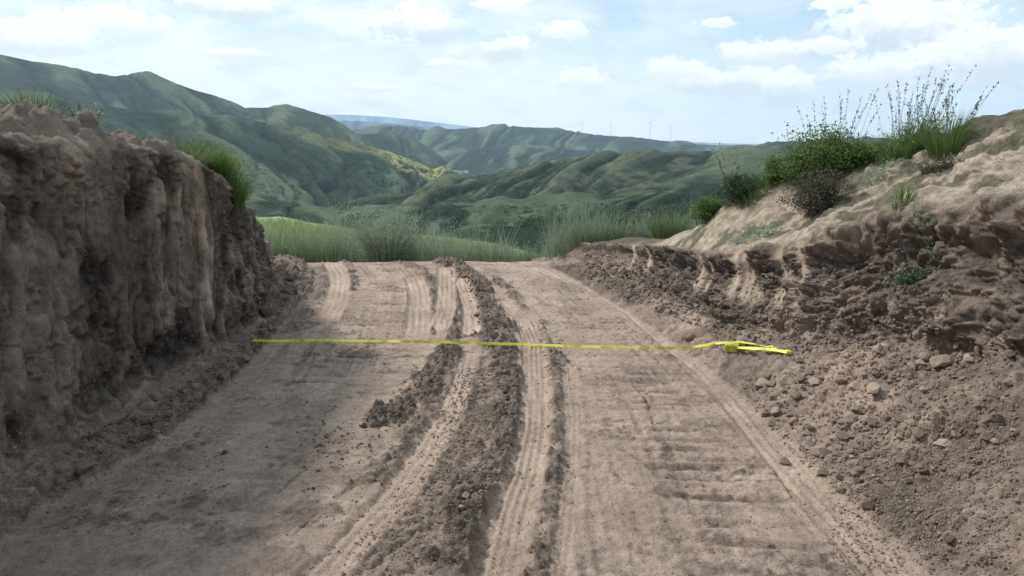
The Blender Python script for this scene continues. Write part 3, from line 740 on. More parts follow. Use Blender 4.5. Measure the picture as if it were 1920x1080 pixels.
def tuft(name, label, cat, px, py, hpx, wpx, n, mat, seed, group=None, stalks=0, stalk_h=1.8, stem_mat=None, wid=.006, spread=.9, heads=True, xy=None, lean=(0, 0), leafy=0, leaf_mat_=None, leaf=.03, depth=.8):
    rng = np.random.default_rng(seed)
    loc = Vector(xy) if xy is not None else hit_near(px, py)
    if loc is None: print('no ground for', name, px, py); return
    dist = math.hypot(loc.x, loc.y); H = hpx / FPX * dist; Wd = wpx / FPX * dist
    o = thing(name, label, cat, loc, group)
    b = disc(n, Wd * .28, Wd * .28 * depth, rng); bx, by = loc.x + b[:, 0], loc.y + b[:, 1]; bz = np.maximum(on_ground(bx, by), loc.z - .22) - .02
    h = H * rng.uniform(.45, 1.0, n); ln = b * spread / max(Wd * .28, 1e-3) * (Wd * .25) + rng.normal(0, Wd * .07, (n, 2)) + np.array(lean) * H
    parts = blades(np.stack([bx, by, bz], 1), h, wid * rng.uniform(.6, 1.4, n), ln, seg=4, rng=rng)
    part('blades', parts, mat, o, loc)
    if leafy:
        k = leafy; i = rng.integers(0, n, k); t = rng.uniform(.15, 1.0, k)
        cen = np.stack([bx[i] + ln[i, 0] * t ** 1.7, by[i] + ln[i, 1] * t ** 1.7, bz[i] + h[i] * (t - .08 * t * t)], 1) + rng.normal(0, .012, (k, 3))
        part('leaves', leaves(cen, leaf, rng), leaf_mat_ or mat, o, loc)
    if stalks:
        k = stalks; b = disc(k, Wd * .3, Wd * .25, rng); bx, by = loc.x + b[:, 0], loc.y + b[:, 1]; bz = on_ground(bx, by) - .02
        h = H * stalk_h * rng.uniform(.55, 1.0, k); ln = b * 1.0 + rng.normal(0, .10, (k, 2)) * h[:, None] + np.array(lean) * h[:, None]
        g = [blades(np.stack([bx, by, bz], 1), h, np.full(k, .005), ln, bend=.15, seg=4, rng=rng)]
        if heads:
            m = 22; i = np.repeat(np.arange(k), m); t = rng.uniform(.66, 1.0, k * m)
            cen = np.stack([bx[i] + ln[i, 0] * t ** 1.3, by[i] + ln[i, 1] * t ** 1.3, bz[i] + h[i] * (t - .0375 * t * t)], 1) + rng.normal(0, .004, (k * m, 3))
            g.append(leaves(cen, .017, rng, up=2.5))
        part('stalks', join(g), stem_mat or M_STALK, o, loc)
    return o


def shrub(name, label, cat, px, py, hpx, wpx, mat, seed, nst=60, nlf=3000, leaf=.03, stem=M_STALK, group=None, xy=None, rise=0.0):
    """branched shrub: stems from the base, leaf clumps held along them"""
    rng = np.random.default_rng(seed)
    loc = Vector(xy) if xy is not None else hit_near(px, py)
    if loc is None: print('no ground for', name, px, py); return
    dist = math.hypot(loc.x, loc.y); H = hpx / FPX * dist; R = wpx / FPX * dist / 2
    o = thing(name, label, cat, loc, group)
    a = rng.uniform(0, 2 * math.pi, nst); el = rng.uniform(.15, 1.0, nst) ** .7 * math.pi / 2; L = rng.uniform(.65, 1.05, nst)
    tip = np.stack([np.cos(a) * np.cos(el) * R * L, np.sin(a) * np.cos(el) * R * .8 * L, np.sin(el) * H * L], 1)
    base = np.array(loc)[None] + np.stack([rng.normal(0, R * .18, nst), rng.normal(0, R * .18, nst), np.full(nst, -.03)], 1)
    part('stems', blades(base, tip[:, 2] + .03, np.full(nst, .008), tip[:, :2], bend=.2, seg=4, rng=rng), stem, o, loc)
    ncl = max(12, nst * 2); i = rng.integers(0, nst, ncl); t = rng.uniform(.4, 1.0, ncl)
    cc = base[i] + tip[i] * t[:, None]; per = nlf // ncl
    cs = rng.uniform(.5, 1.3, ncl) * .145 * (R + H) / 2; ctone = rng.uniform(0, .8, ncl)
    cen = np.repeat(cc, per, 0) + rng.normal(0, 1, (ncl * per, 3)) * np.repeat(cs, per)[:, None] * np.array([1, 1, .7])
    gz = loc.z - .02; cen[:, 2] = np.maximum(cen[:, 2], gz)
    part('foliage', leaves(cen, leaf, rng, tone=np.clip(np.repeat(ctone, per) + rng.uniform(-.25, .35, ncl * per), 0, 1)), mat, o, loc)
    return o


def place(px, py, Y):
    """ground point on the bearing of px at distance Y (beyond the crest it cannot be seen)"""
    d = ray(px, py); x = d[0] / d[1] * Y; return (x, Y, down(x, Y)[0].z)


# the verge of grass at the end of the road
def verge(name, segs, n, hr, mat, seed, wid=.007, kind='stuff'):
    rng = np.random.default_rng(seed); pts = []
    for (x0, x1, ya, yb, k, hs) in segs:
        m = int(n * k); px = rng.uniform(x0, x1, m); Yv = rng.uniform(ya, yb, m); x = (px - 960) / FPX * Yv * 1.0
        cl = .55 + .45 * fbm(x * 2.2, Yv * 2.2, o=2, seed=seed); keep = rng.uniform(0, 1, m) < .25 + cl
        pts.append(np.stack([x[keep], Yv[keep], np.full(keep.sum(), hs) * (.55 + .9 * cl[keep])], 1))
    p = np.concatenate(pts); z = on_ground(p[:, 0], p[:, 1]) - .02; N = len(p)
    h = rng.uniform(hr[0], hr[1], N) * p[:, 2]
    g = blades(np.stack([p[:, 0], p[:, 1], z], 1), h, wid * rng.uniform(.6, 1.5, N), rng.normal(0, .28, (N, 2)) * h[:, None], seg=3, rng=rng)
    link(name, mesh_np(name, *g[:2], {'tone': g[2]}, smooth=False), mat, kind=kind)


verge('grass', [(380, 640, 10.5, 12.6, .40, .9), (600, 960, 10.6, 12.2, .30, .62), (960, 1120, 10.6, 12.0, .10, .5), (1040, 1330, 10.0, 11.6, .30, .62)], 15000, (.10, .74), M_VERGE, 101)
verge('grass', [(430, 700, 10.5, 11.6, .5, 1.0), (740, 960, 10.5, 11.4, .25, .8), (1020, 1330, 10.0, 11.0, .4, .8)], 4600, (.35, 1.1), M_SAGE, 102, wid=.006)
verge('dry_grass', [(440, 960, 10.5, 11.6, .6, .55), (1040, 1330, 10.0, 11.4, .5, .75)], 3600, (.2, .75), M_DRYG, 103, wid=.005)
# crop leaves, with the bright field's sunlight put into their colour
rng = np.random.default_rng(5); i = rng.integers(22, 60, 14000); j = rng.integers(0, CG.shape[1], 14000)
cb = CG[i, j] + rng.normal(0, .25, (14000, 3)) * np.array([1, 1, 0]); hh = rng.uniform(.3, .8, 14000)
g = blades(cb - np.array([0, 0, .15]), hh, rng.uniform(.06, .14, 14000), rng.normal(0, .2, (14000, 2)), seg=2, rng=rng)
link('crop', mesh_np('crop', *g[:2], {'tone': g[2]}, smooth=False), M_SUNLIT_CROP, kind='stuff')

# individual plants at the road's end
tuft('sage_bush', 'large grey green bushy weed standing alone at the end of the road', 'bush', 0, 0, 122, 132, 520, M_SAGE, 201, xy=place(725, 470, 10.4), wid=.008, leafy=6500, leaf=.032, spread=1.25, stalks=44, stalk_h=1.25, stem_mat=M_SAGE)
tuft('sage_weed', 'thinner pale weed clump just right of the large bushy weed at road end', 'weed', 0, 0, 116, 110, 130, M_SAGE, 202, xy=place(812, 470, 11.0), leafy=1800, leaf=.024, spread=1.1, stalks=16, stalk_h=1.05, stem_mat=M_SAGE)
tuft('tall_weed', 'sparse upright weed right of the thin pale clump at the road end', 'weed', 0, 0, 70, 60, 60, M_SAGE, 203, xy=place(880, 470, 10.9), leafy=700, leaf=.022, stalks=9, stalk_h=1.1, stem_mat=M_SAGE)
tuft('tall_weed', 'single thin weed in the gap above the dark valley ridge', 'weed', 0, 0, 52, 36, 34, M_SAGE, 204, xy=place(935, 470, 10.9), leafy=400, leaf=.02, stalks=5, stalk_h=1.1, stem_mat=M_SAGE)
tuft('tall_weed', 'pale weed beside the left bank in front of the bright field', 'weed', 0, 0, 70, 36, 34, M_SAGE, 205, xy=place(500, 470, 11.0), leafy=350, leaf=.02, stalks=5, stalk_h=1.1, stem_mat=M_SAGE)
tuft('tall_weed', 'green weed halfway between the left bank and the large bushy weed', 'weed', 0, 0, 62, 40, 50, M_GRASS, 206, xy=place(572, 470, 11.0), leafy=300, leaf=.02, stalks=5, stalk_h=1.15, stem_mat=M_SAGE)
tuft('tall_weed', 'short weed left of the large bushy weed at the road end', 'weed', 0, 0, 48, 40, 50, M_GRASS, 207, xy=place(640, 470, 10.9), leafy=300, leaf=.02, stalks=3, stalk_h=1.2, stem_mat=M_SAGE)
tuft('grass_tuft', 'pale green grass tuft left of the far end of the right bank', 'grass tuft', 0, 0, 46, 90, 420, M_GRASS, 208, xy=place(1075, 465, 10.5), stalks=7, stalk_h=1.5, stem_mat=M_DRYG)
tuft('grass_tuft', 'low grey green tuft where the road end meets the dark valley', 'grass tuft', 0, 0, 34, 60, 200, M_SAGE, 209, xy=place(1000, 472, 10.7), stalks=5, stalk_h=1.4, stem_mat=M_SAGE)
tuft('grass_tuft', 'tuft with pale dry stems on the low right bank before the forest', 'grass tuft', 0, 0, 44, 90, 300, M_GRASS, 210, xy=place(1160, 450, 10.2), stalks=14, stalk_h=1.35, stem_mat=M_DRYG)
tuft('grass_tuft', 'yellow green grass tuft at the foot of the pale sandy mound', 'grass tuft', 0, 0, 60, 100, 700, M_GRASS, 211, xy=place(1255, 440, 9.7), stalks=12, stalk_h=1.3, stem_mat=M_DRYG)
for k, (px, h, w, lab) in enumerate([(690, 60, 46, 'grey green weed touching the left side of the large bushy weed'), (768, 66, 50, 'wispy weed between the large bushy weed and the thin pale clump'), (845, 78, 46, 'tall wispy weed right behind the thin pale clump'),
                                   (970, 40, 40, 'low wispy weed at the right end of the bright field'), (1035, 48, 44, 'pale weed where the road edge bends to the right bank'), (1115, 56, 50, 'pale weed in front of the middle of the distant wood'), (1205, 62, 46, 'thin pale weed with tall stems above the low right bank')]):
    tuft('tall_weed', lab, 'weed', 0, 0, h, w, 60, M_SAGE, 260 + k, xy=place(px, 470, 10.5 if px < 1100 else 10.1), leafy=420, leaf=.024, spread=1.3, stalks=9, stalk_h=1.25, stem_mat=M_SAGE)
# right bank
shrub('low_shrub', 'small green shrub at the left tip of the sandy mound', 'shrub', 1325, 402, 46, 66, M_LUSH, 221, 50, 3200, .028)
shrub('low_shrub', 'dark green low shrub above the pale sandy mound', 'shrub', 1385, 362, 52, 96, M_TREE, 222, 70, 4600, .026)
shrub('green_bush', 'bright green rounded bush on the right bank, biggest of the bushes there', 'bush', 1525, 345, 100, 176, M_LUSH, 223, 130, 10000, .026)
shrub('dry_shrub', 'dark brownish dry shrub in front of the bright green bush', 'shrub', 1535, 400, 76, 130, M_SHRUB, 224, 150, 8000, .020)
shrub('low_shrub', 'light green leafy shrub between the dark low shrub and the bright green bush', 'shrub', 1450, 345, 52, 60, M_LUSH, 225, 50, 3000, .026)
tuft('low_grass', 'grass strip along the crest between the dark low shrub and the green bush', 'grass', 1425, 352, 34, 110, 420, M_GRASS, 238, stalks=4, stalk_h=1.6)
shrub('low_shrub', 'low green shrub between the bright green bush and the tall tussock', 'shrub', 1612, 305, 40, 80, M_LUSH, 239, 50, 3600, .024)
tuft('tall_grass', 'tall grass tussock with long seed stalks against the sky on the right bank', 'grass', 1700, 292, 66, 112, 620, M_LUSH, 226, stalks=34, stalk_h=2.0, spread=1.5, leafy=900, leaf=.024)
tuft('tall_grass', 'second seed stalk tussock at the far right edge of the bank top', 'grass', 1775, 280, 60, 90, 500, M_LUSH, 227, stalks=20, stalk_h=1.7)
tuft('seed_stalks', 'group of slender bare stalks rising behind the bright green bush', 'stalks', 1565, 300, 60, 110, 60, M_LUSH, 228, stalks=17, stalk_h=2.3)
tuft('seed_stalks', 'three thin dark stalks leaning left above the dark low shrub', 'stalks', 1372, 345, 40, 40, 26, M_LUSH, 229, stalks=6, stalk_h=3.0, lean=(-.22, 0))
tuft('green_weed', 'small bright green tuft growing alone in the pale soil of the right bank', 'weed', 1690, 388, 50, 50, 46, M_LUSH, 230, wid=.009)
tuft('creeping_plant', 'grey green creeping plant across the middle of the sandy mound', 'plant', 1425, 440, 22, 130, 240, M_SAGE, 231, leafy=900, leaf=.022, spread=1.3)
tuft('creeping_plant', 'dark green plant rooted in the right bank face near the edge', 'plant', 1715, 520, 30, 80, 160, M_TREE, 232, leafy=700, leaf=.022, spread=1.2)
tuft('creeping_plant', 'sprawling weed between the dry shrub and the right edge of the bank', 'plant', 1640, 330, 26, 90, 120, M_SAGE, 233, leafy=500, leaf=.022, spread=1.3)
tuft('creeping_plant', 'brown green weed on the right bank top under the tall grass tussock', 'plant', 1755, 320, 34, 70, 120, M_SHRUB, 234, leafy=600, leaf=.02, spread=1.2)
tuft('low_grass', 'thin grass behind the sandy slope left of the tall tussock', 'grass', 1610, 290, 34, 130, 420, M_GRASS, 235, stalks=5, stalk_h=1.8)
tuft('dry_twigs', 'few dry pale twigs stuck in the rubble near the bottom right', 'twigs', 1712, 862, 66, 60, 5, M_DRYG, 236, wid=.004, spread=1.2)
tuft('dry_twigs', 'dry stems hanging at the cracked lip of the right bank', 'twigs', 1716, 450, 70, 50, 9, M_DRYG, 237, wid=.005, spread=.5)
# left bank
tuft('green_bush', 'leafy green grass bush overhanging the far corner of the left bank', 'bush', 0, 0, 74, 120, 1100, M_LUSH, 241, xy=place(412, 300, 5.9), leafy=2600, leaf=.020, spread=1.25, wid=.005)
tuft('long_grass', 'bent long green grass on top of the left bank beside the bush', 'grass', 0, 0, 50, 130, 700, M_GRASS, 242, xy=place(335, 280, 5.5), spread=1.5, wid=.005, stalks=5, stalk_h=1.2, stem_mat=M_DRYG)
tuft('long_grass', 'sparse grass on the crumbly top of the left bank', 'grass', 0, 0, 46, 130, 420, M_GRASS, 243, xy=place(240, 262, 5.3), spread=1.4, wid=.005)
tuft('seed_stalks', 'greenish weed at the left end of the left bank top', 'weed', 0, 0, 54, 50, 90, M_SAGE, 244, xy=place(163, 225, 4.5), leafy=400, leaf=.02, stalks=4, stalk_h=1.2)
tuft('long_grass', 'tall grass clump at the far left edge of the picture', 'grass', 0, 0, 60, 120, 500, M_GRASS, 245, xy=place(60, 225, 4.5), spread=1.3, wid=.005)
rng = np.random.default_rng(9)
N = 5200; x = rng.uniform(-7.5, -2.75, N); y = rng.uniform(3.2, 8, N); k = rng.uniform(0, 1, N) < sstep(-x + .5 * fbm(x, y, o=2, seed=3), 2.7, 3.9); x, y = x[k], y[k]
z = on_ground(x, y) - .02; h = rng.uniform(.08, .26, len(x)); g = blades(np.stack([x, y, z], 1), h, .006 * rng.uniform(.6, 1.4, len(x)), rng.normal(0, .3, (len(x), 2)) * h[:, None], rng=rng)
link('grass', mesh_np('grass', *g[:2], {'tone': g[2]}, smooth=False), M_GRASS, kind='stuff')
N = 9000; x = rng.uniform(2.2, 9, N); y = rng.uniform(5.5, 10.6, N); k = rng.uniform(0, 1, N) < np.clip(sstep(y + x * .9 + 1.0 * fbm(x, y, o=3, seed=3), 10.9, 12.3), 0, 1); x, y = x[k], y[k]
z = on_ground(x, y) - .02; h = rng.uniform(.06, .26, len(x)); g = blades(np.stack([x, y, z], 1), h, .007 * rng.uniform(.6, 1.4, len(x)), rng.normal(0, .3, (len(x), 2)) * h[:, None], rng=rng)
link('grass', mesh_np('grass', *g[:2], {'tone': g[2]}, smooth=False), M_GRASS, kind='stuff')

# the wood on the slope beyond the right bank
rng = np.random.default_rng(15); nt = 1500; i = rng.integers(14, 80, nt); j = rng.integers(0, FG.shape[1] - 60, nt); C0 = FG[i, j]
per = 46; R = rng.uniform(1.1, 2.3, nt); cen = np.repeat(C0 + np.array([0, 0, 1.6]), per, 0); d = rng.normal(0, 1, (nt * per, 3)); d /= np.linalg.norm(d, axis=1, keepdims=True)
cen = cen + d * np.repeat(R, per)[:, None] * rng.uniform(.5, 1.0, (nt * per, 1)) * np.array([1, 1, .85])
g = leaves(cen, 1.0, rng, tone=np.clip(np.repeat(rng.uniform(0, .7, nt), per) + rng.uniform(-.2, .4, nt * per), 0, 1))
link('forest', mesh_np('forest', *g[:2], {'tone': g[2]}, smooth=False), M_TREE, kind='stuff')


def scrub(G, n, rad, seed, jl=0.0):
    rng = np.random.default_rng(seed); nr_, nc_ = G.shape[:2]
    i = rng.integers(int(nr_ * .16), nr_ - 6, n * 4); j = rng.integers(0, nc_ - 1, n * 4)
    # thickets gather in the hollows
    lap = G[np.clip(i - 4, 0, nr_ - 1), j, 2] + G[np.clip(i + 4, 0, nr_ - 1), j, 2] + G[i, np.clip(j - 6, 0, nc_ - 1), 2] + G[i, np.clip(j + 6, 0, nc_ - 1), 2] - 4 * G[i, j, 2]
    w = sstep(lap + rng.normal(0, 1.2, len(lap)) + 1.5 * fbm(i / 14., j / 14., o=2, seed=seed), .2, 2.2); k = rng.uniform(0, 1, len(w)) < w * .9 + .03; i, j = i[k][:n], j[k][:n]
    m = len(i); C = G[i, j] + rng.normal(0, rad * 1.5, (m, 3)) * np.array([1, 1, 0]); per = 12
    R = rad * rng.uniform(.5, 1.4, m); d = rng.normal(0, 1, (m * per, 3)); d /= np.linalg.norm(d, axis=1, keepdims=True)
    cen = np.repeat(C, per, 0) + d * np.repeat(R, per)[:, None] * np.array([1.2, 1.2, .5]) * .7
    g = leaves(cen, rad * 1.0, rng, tone=np.clip(np.repeat(rng.uniform(0, .5, m), per) + rng.uniform(-.2, .3, m * per), 0, 1))
    link('scrub', mesh_np('scrub', *g[:2], {'tone': g[2]}, smooth=False), M_TREE, kind='stuff')


scrub(GL, 3800, 2.0, 301); scrub(GR, 4200, 1.5, 302); scrub(GN, 1800, .9, 303)


# ---------------------------------------------------------------- stones and clods
def stone_mesh(seed, sub=2, rough=.25, flat=.75):
    rng = random.Random(seed); bm = bmesh.new(); bmesh.ops.create_icosphere(bm, subdivisions=sub, radius=1)
    pl = []
    for _ in range(9):
        v = Vector((rng.gauss(0, 1), rng.gauss(0, 1), rng.gauss(0, 1))).normalized(); pl.append((v, rng.uniform(.42, .80)))
    sx, sy = rng.uniform(.85, 1.2), rng.uniform(.75, 1.05)
    for v in bm.verts:
        p = v.co.copy()
        for nv_, dd in pl:
            k = p.dot(nv_) - dd
            if k > 0: p -= nv_ * k * 1.0
        p += v.co * rough * .22 * rng.uniform(-1, 1)
        v.co = Vector((p.x * sx, p.y * sy, p.z * flat))
    me = bpy.data.meshes.new('stone'); bm.to_mesh(me); bm.free()
    for p in me.polygons: p.use_smooth = False
    return me


ST = {}
for key, mt in (('pale', M_PALE), ('brown', M_BROWN), ('dark', M_DARK)):
    ST[key] = []
    for s_ in range(7):
        me = stone_mesh(s_ * 3 + len(ST) * 50, 2 if key != 'dark' else 2, .3, random.uniform(.6, .85)); me.materials.append(mt); ST[key].append(me)


def put_stone(name, label, cat, px, py, wpx, key='pale', group=None, loc=None, nor=None, sink=.35):
    if loc is None: loc, nor = hit(px, py)
    if loc is None: return
    r = wpx / FPX * math.hypot(loc.y, loc.x) / 2
    o = thing(name, label, cat, loc + nor * r * (.65 - sink), group, random.choice(ST[key]))
    q = nor.lerp(Vector((0, 0, 1)), .5).to_track_quat('Z', 'Y'); o.rotation_mode = 'QUATERNION'
    o.rotation_quaternion = q @ Quaternion((0, 0, 1), random.uniform(0, 6.28)); o.scale = (r, r, r * random.uniform(.8, 1.1))
    return o


for px, py, w, k, lab in [
    (1430, 722, 30, 'pale', 'pale clod at the left end of the rubble below the yellow tape case'),
    (1531, 719, 28, 'pale', 'pale rounded clod right of centre in the rubble, below the folded tape end'),
    (1605, 727, 26, 'pale', 'wide flat clod left of the rightmost pale clod in the rubble'),
    (1640, 732, 32, 'pale', 'rightmost pale clod of the upper row in the rubble'),
    (1578, 713, 22, 'pale', 'small clod between two pale clods in the upper row of rubble'),
    (1487, 740, 28, 'brown', 'brown clod between the first and second pale clods of the upper row'),
    (1455, 745, 24, 'brown', 'brown clod just below the leftmost pale clod'),
    (1765, 680, 44, 'pale', 'big pale stone at the right edge, half buried in the bank foot'),
    (1588, 785, 34, 'pale', 'light angular clod in the middle of the rubble slope'),
    (1612, 772, 24, 'brown', 'brown clod touching the light angular clod in mid rubble'),
    (1540, 852, 44, 'pale', 'flat pale clod on the lower rubble slope beside the wheel track'),
    (1528, 828, 14, 'pale', 'tiny white pebble above the flat pale clod on the lower rubble'),
    (1470, 868, 26, 'brown', 'dark brown block at the road edge below the rubble'),
    (1580, 822, 30, 'brown', 'reddish brown clod in the lower middle of the rubble'),
    (1632, 950, 34, 'dark', 'dark clod at the toe of the rubble near the bottom right'),
    (1290, 632, 30, 'brown', 'lone flat clod on the road edge left of the tape case'),
    (1762, 600, 30, 'pale', 'pale lump on the right bank face near the picture edge'),
    (498, 590, 34, 'dark', 'larger round dark clod at the far foot of the left cut face'),
    (497, 614, 22, 'dark', 'small dark clod under the round clod at the left cut face'),
    (470, 634, 18, 'brown', 'pale brown clod under the left end of the yellow tape'),
    (292, 748, 24, 'brown', 'greyish clod in the dark debris along the left bank foot'),
    (270, 815, 30, 'dark', 'dark block on the left roadside debris'),
    (160, 880, 34, 'brown', 'grey brown stone at the left edge of the road'),
    (683, 801, 16, 'dark', 'largest of the dark crumbs scattered left of the middle windrow'),
    (702, 786, 14, 'dark', 'dark crumb touching the lower end of the middle windrow'),
    (587, 917, 10, 'dark', 'single dark crumb lowest of the scatter on the left half of the road'),
    (871, 930, 22, 'pale', 'pale lump in the middle of the loose gravel strip'),
    (866, 950, 15, 'pale', 'small pale lump below the pale lump in the gravel strip'),
    (420, 850, 16, 'dark', 'dark sliver of soil on the road near the left bank')]:
    put_stone('clod', lab, 'clod', px, py, w, k)

rng2 = random.Random(3)


def clump(name, label, cat, group, n, keys, size, region, pw=1.0):
    k = 0; tries = 0
    while k < n and tries < n * 30:
        tries += 1; px, py = region(rng2)
        if px is None: continue
        loc, nor = hit(px, py)
        if loc is None: continue
        s_ = size[0] + (size[1] - size[0]) * rng2.random() ** 2.2
        put_stone(name, label, cat, px, py, s_, rng2.choice(keys), group, loc, nor); k += 1


def reg_rubble(r):
    px = r.uniform(1380, 1900); py = r.uniform(640, 900)
    if py > 700 + (px - 1390) * 1.15 + 40: return None, None
    if py < 690 + (1500 - px) * .2 and px < 1480: return None, None
    return px, py


def reg_low(r):
    px = r.uniform(1500, 1800); py = r.uniform(840, 1060)
    return (px, py) if py < 860 + (px - 1500) * .8 else (None, None)


def reg_left(r):
    t = r.random(); px = 150 + (560 - 150) * t; yc = np.interp(px, [150, 300, 400, 480, 530, 570], [850, 780, 705, 640, 560, 500]); return px, yc + r.uniform(-30, 34) * (1 - .4 * t)


def reg_ridge(r):
    L = [(831, 484), (878, 523), (915, 570), (925, 614), (946, 672), (955, 740), (955, 800), (924, 882), (893, 926), (862, 984), (848, 1060)]
    i = r.randrange(len(L) - 1); t = r.random(); px = L[i][0] * (1 - t) + L[i + 1][0] * t; py = L[i][1] * (1 - t) + L[i + 1][1] * t
    return px + r.gauss(0, 10 + (py - 480) * .02), py


def reg_wind(r):
    L = [(842, 654), (822, 690), (796, 720), (760, 755), (725, 785), (700, 795)]
    i = r.randrange(len(L) - 1); t = r.random(); return L[i][0] * (1 - t) + L[i + 1][0] * t + r.gauss(0, 16), L[i][1] * (1 - t) + L[i + 1][1] * t + r.gauss(0, 8)


clump('clod', 'one of many similar brown clods in the rubble at the foot of the right bank', 'clod', 'clods in the rubble under the right bank', 126, ['brown', 'brown', 'pale'], (8, 26), reg_rubble)
clump('clod', 'one of the brown clods strewn near the bottom right corner', 'clod', 'clods near the bottom right corner', 34, ['brown', 'dark'], (8, 24), reg_low)
clump('clod', 'one of the dark clods lying along the foot of the left bank', 'clod', 'dark clods along the left bank foot', 62, ['dark', 'dark', 'brown'], (8, 22), reg_left)
clump('clod', 'one of the dark clods in the ridge of loose soil along the road', 'clod', 'clods of the loose soil ridge', 42, ['dark', 'dark', 'brown'], (7, 17), reg_ridge)
clump('clod', 'one of the dark clods in the short windrow left of the gravel strip', 'clod', 'clods of the middle windrow', 16, ['dark'], (7, 15), reg_wind)


def crumbs(name, n, region, size, cols, seed):
    """many tiny clods in one mesh"""
    rng = np.random.default_rng(seed); r = random.Random(seed)
    bm = bmesh.new(); bmesh.ops.create_icosphere(bm, subdivisions=1, radius=1); bv = np.array([v.co[:] for v in bm.verts]); bf = np.array([[v.index for v in f_.verts] for f_ in bm.faces]); bm.free()
    V, F, Tn = [], [], []; k = 0
    for _ in range(n * 3):
        if k >= n: break
        q = region(r)
        if q[0] is None: continue
        loc, nor = hit(*q)
        if loc is None: continue
        d = math.hypot(loc.x, loc.y); s_ = (size[0] + (size[1] - size[0]) * r.random() ** 2) / FPX * d / 2
        M = rng.normal(0, 1, (3, 3)); Q, _r = np.linalg.qr(M)
        v = (bv * (1 + rng.uniform(-.35, .25, (len(bv), 1)))) * np.array([1, rng.uniform(.6, 1), rng.uniform(.5, .9)]) @ Q * s_ + np.array(loc)
        V.append(v); F.append(bf + 12 * k); Tn.append(np.full(12, r.random())); k += 1
    soilv = np.zeros((12 * k, 3)); tv = np.concatenate(Tn); soilv[:, 0] = np.clip(cols[0] + (cols[1] - cols[0]) * tv, 0, 1)
    link(name, mesh_np(name, np.concatenate(V), np.concatenate(F), {'soil': soilv, 'tone': .85 + .4 * tv}, smooth=False), SOIL, kind='stuff')


crumbs('loose_soil', 4200, lambda r: reg_rubble(r) if r.random() < .6 else reg_low(r), (3, 9), (.1, .8), 31)
crumbs('loose_soil', 2200, reg_left, (3, 9), (.4, 1.0), 32)
crumbs('loose_soil', 2400, lambda r: reg_ridge(r) if r.random() < .7 else reg_wind(r), (2.5, 8), (.4, 1.0), 33)


def reg_gravel(r):
    L = [(905, 690), (885, 760), (870, 830), (850, 900), (820, 960), (780, 1020), (740, 1090)]
    i = r.randrange(len(L) - 1); t = r.random(); py = L[i][1] * (1 - t) + L[i + 1][1] * t
    return L[i][0] * (1 - t) + L[i + 1][0] * t + r.gauss(0, 20 + (py - 680) * .16), py


def reg_strip(r):
    py = r.uniform(600, 1078); return np.interp(py, [600, 680, 900, 1080], [1000, 1045, 1046, 1012]) + r.gauss(0, 14), py


def reg_scatter(r):
    return 640 + r.gauss(0, 60), 850 + r.gauss(0, 45)


def reg_any(r):
    return r.uniform(5, 1700), 500 + 578 * r.random() ** .7


def reg_face(r):
    px = r.uniform(1100, 1775); t = r.random(); top = np.interp(px, [1100, 1300, 1420, 1560, 1700, 1775], [470, 480, 495, 455, 420, 405]); bot = np.interp(px, [1100, 1250, 1400, 1550, 1775], [525, 590, 660, 660, 760])
    return px, top + (bot - top) * t ** .6


crumbs('gravel', 3400, reg_gravel, (2.5, 8), (.0, .9), 34)
crumbs('gravel', 900, reg_strip, (2, 6), (.1, .8), 35)
crumbs('loose_soil', 160, reg_scatter, (3, 10), (.8, 1.0), 36)
crumbs('gravel', 4200, reg_any, (1.8, 5), (.0, 1.0), 37)
crumbs('loose_soil', 2600, lambda r: (r.uniform(1560, 1910), r.uniform(760, 1078)), (2.5, 10), (.1, .9), 39)
crumbs('loose_soil', 900, lambda r: (r.uniform(5, 420), r.uniform(800, 1000)), (2.5, 8), (.3, 1.0), 40)
crumbs('loose_soil', 2600, reg_face, (3, 11), (.1, 1.0), 38)

# ---------------------------------------------------------------- the yellow measuring tape
def plain(name, col, rough=.45):
    m, n, p = new_mat(name); tc = n.node('ShaderNodeNewGeometry').outputs['Position']
    a = n.noise(tc, 9, 4, .6); n.put(p.inputs['Base Color'], n.mix(n.ramp(a, .42, .70), col, tuple(q * .38 for q in col))); p.inputs['Roughness'].default_value = rough
    p.inputs['Specular IOR Level'].default_value = .4
    return m


M_TAPE = plain('yellow_tape', (.60, .58, .045), .55); M_CASE = plain('yellow_plastic', (.66, .68, .09), .45); M_BLACK = plain('dark_rubber', (.03, .03, .03), .6)


def ribbon(pts, w, up=Vector((0, -.8, .75)), th=.0012):
    pts = [Vector(p) for p in pts]; V = []; F = []
    for i, p in enumerate(pts):
        a = pts[max(i - 1, 0)]; b_ = pts[min(i + 1, len(pts) - 1)]; t = (b_ - a).normalized(); roll = .22 * math.sin(i * .11) + .12 * math.sin(i * .33)
        u = up.copy(); u.rotate(Quaternion(t, roll)); s_ = t.cross(u).normalized(); nn = s_.cross(t).normalized()
        for q in (p - s_ * w / 2, p + s_ * w / 2, p + s_ * w / 2 + nn * th, p - s_ * w / 2 + nn * th): V.append(q)
    for i in range(len(pts) - 1):
        a = 4 * i; b_ = a + 4
        for k in range(4): F.append((a + k, a + (k + 1) % 4, b_ + (k + 1) % 4, b_ + k))
    F.append((3, 2, 1, 0)); e = 4 * (len(pts) - 1); F.append((e, e + 1, e + 2, e + 3))
    me = bpy.data.meshes.new('tape_blade'); me.from_pydata([tuple(v) for v in V], [], F); me.update(); return me


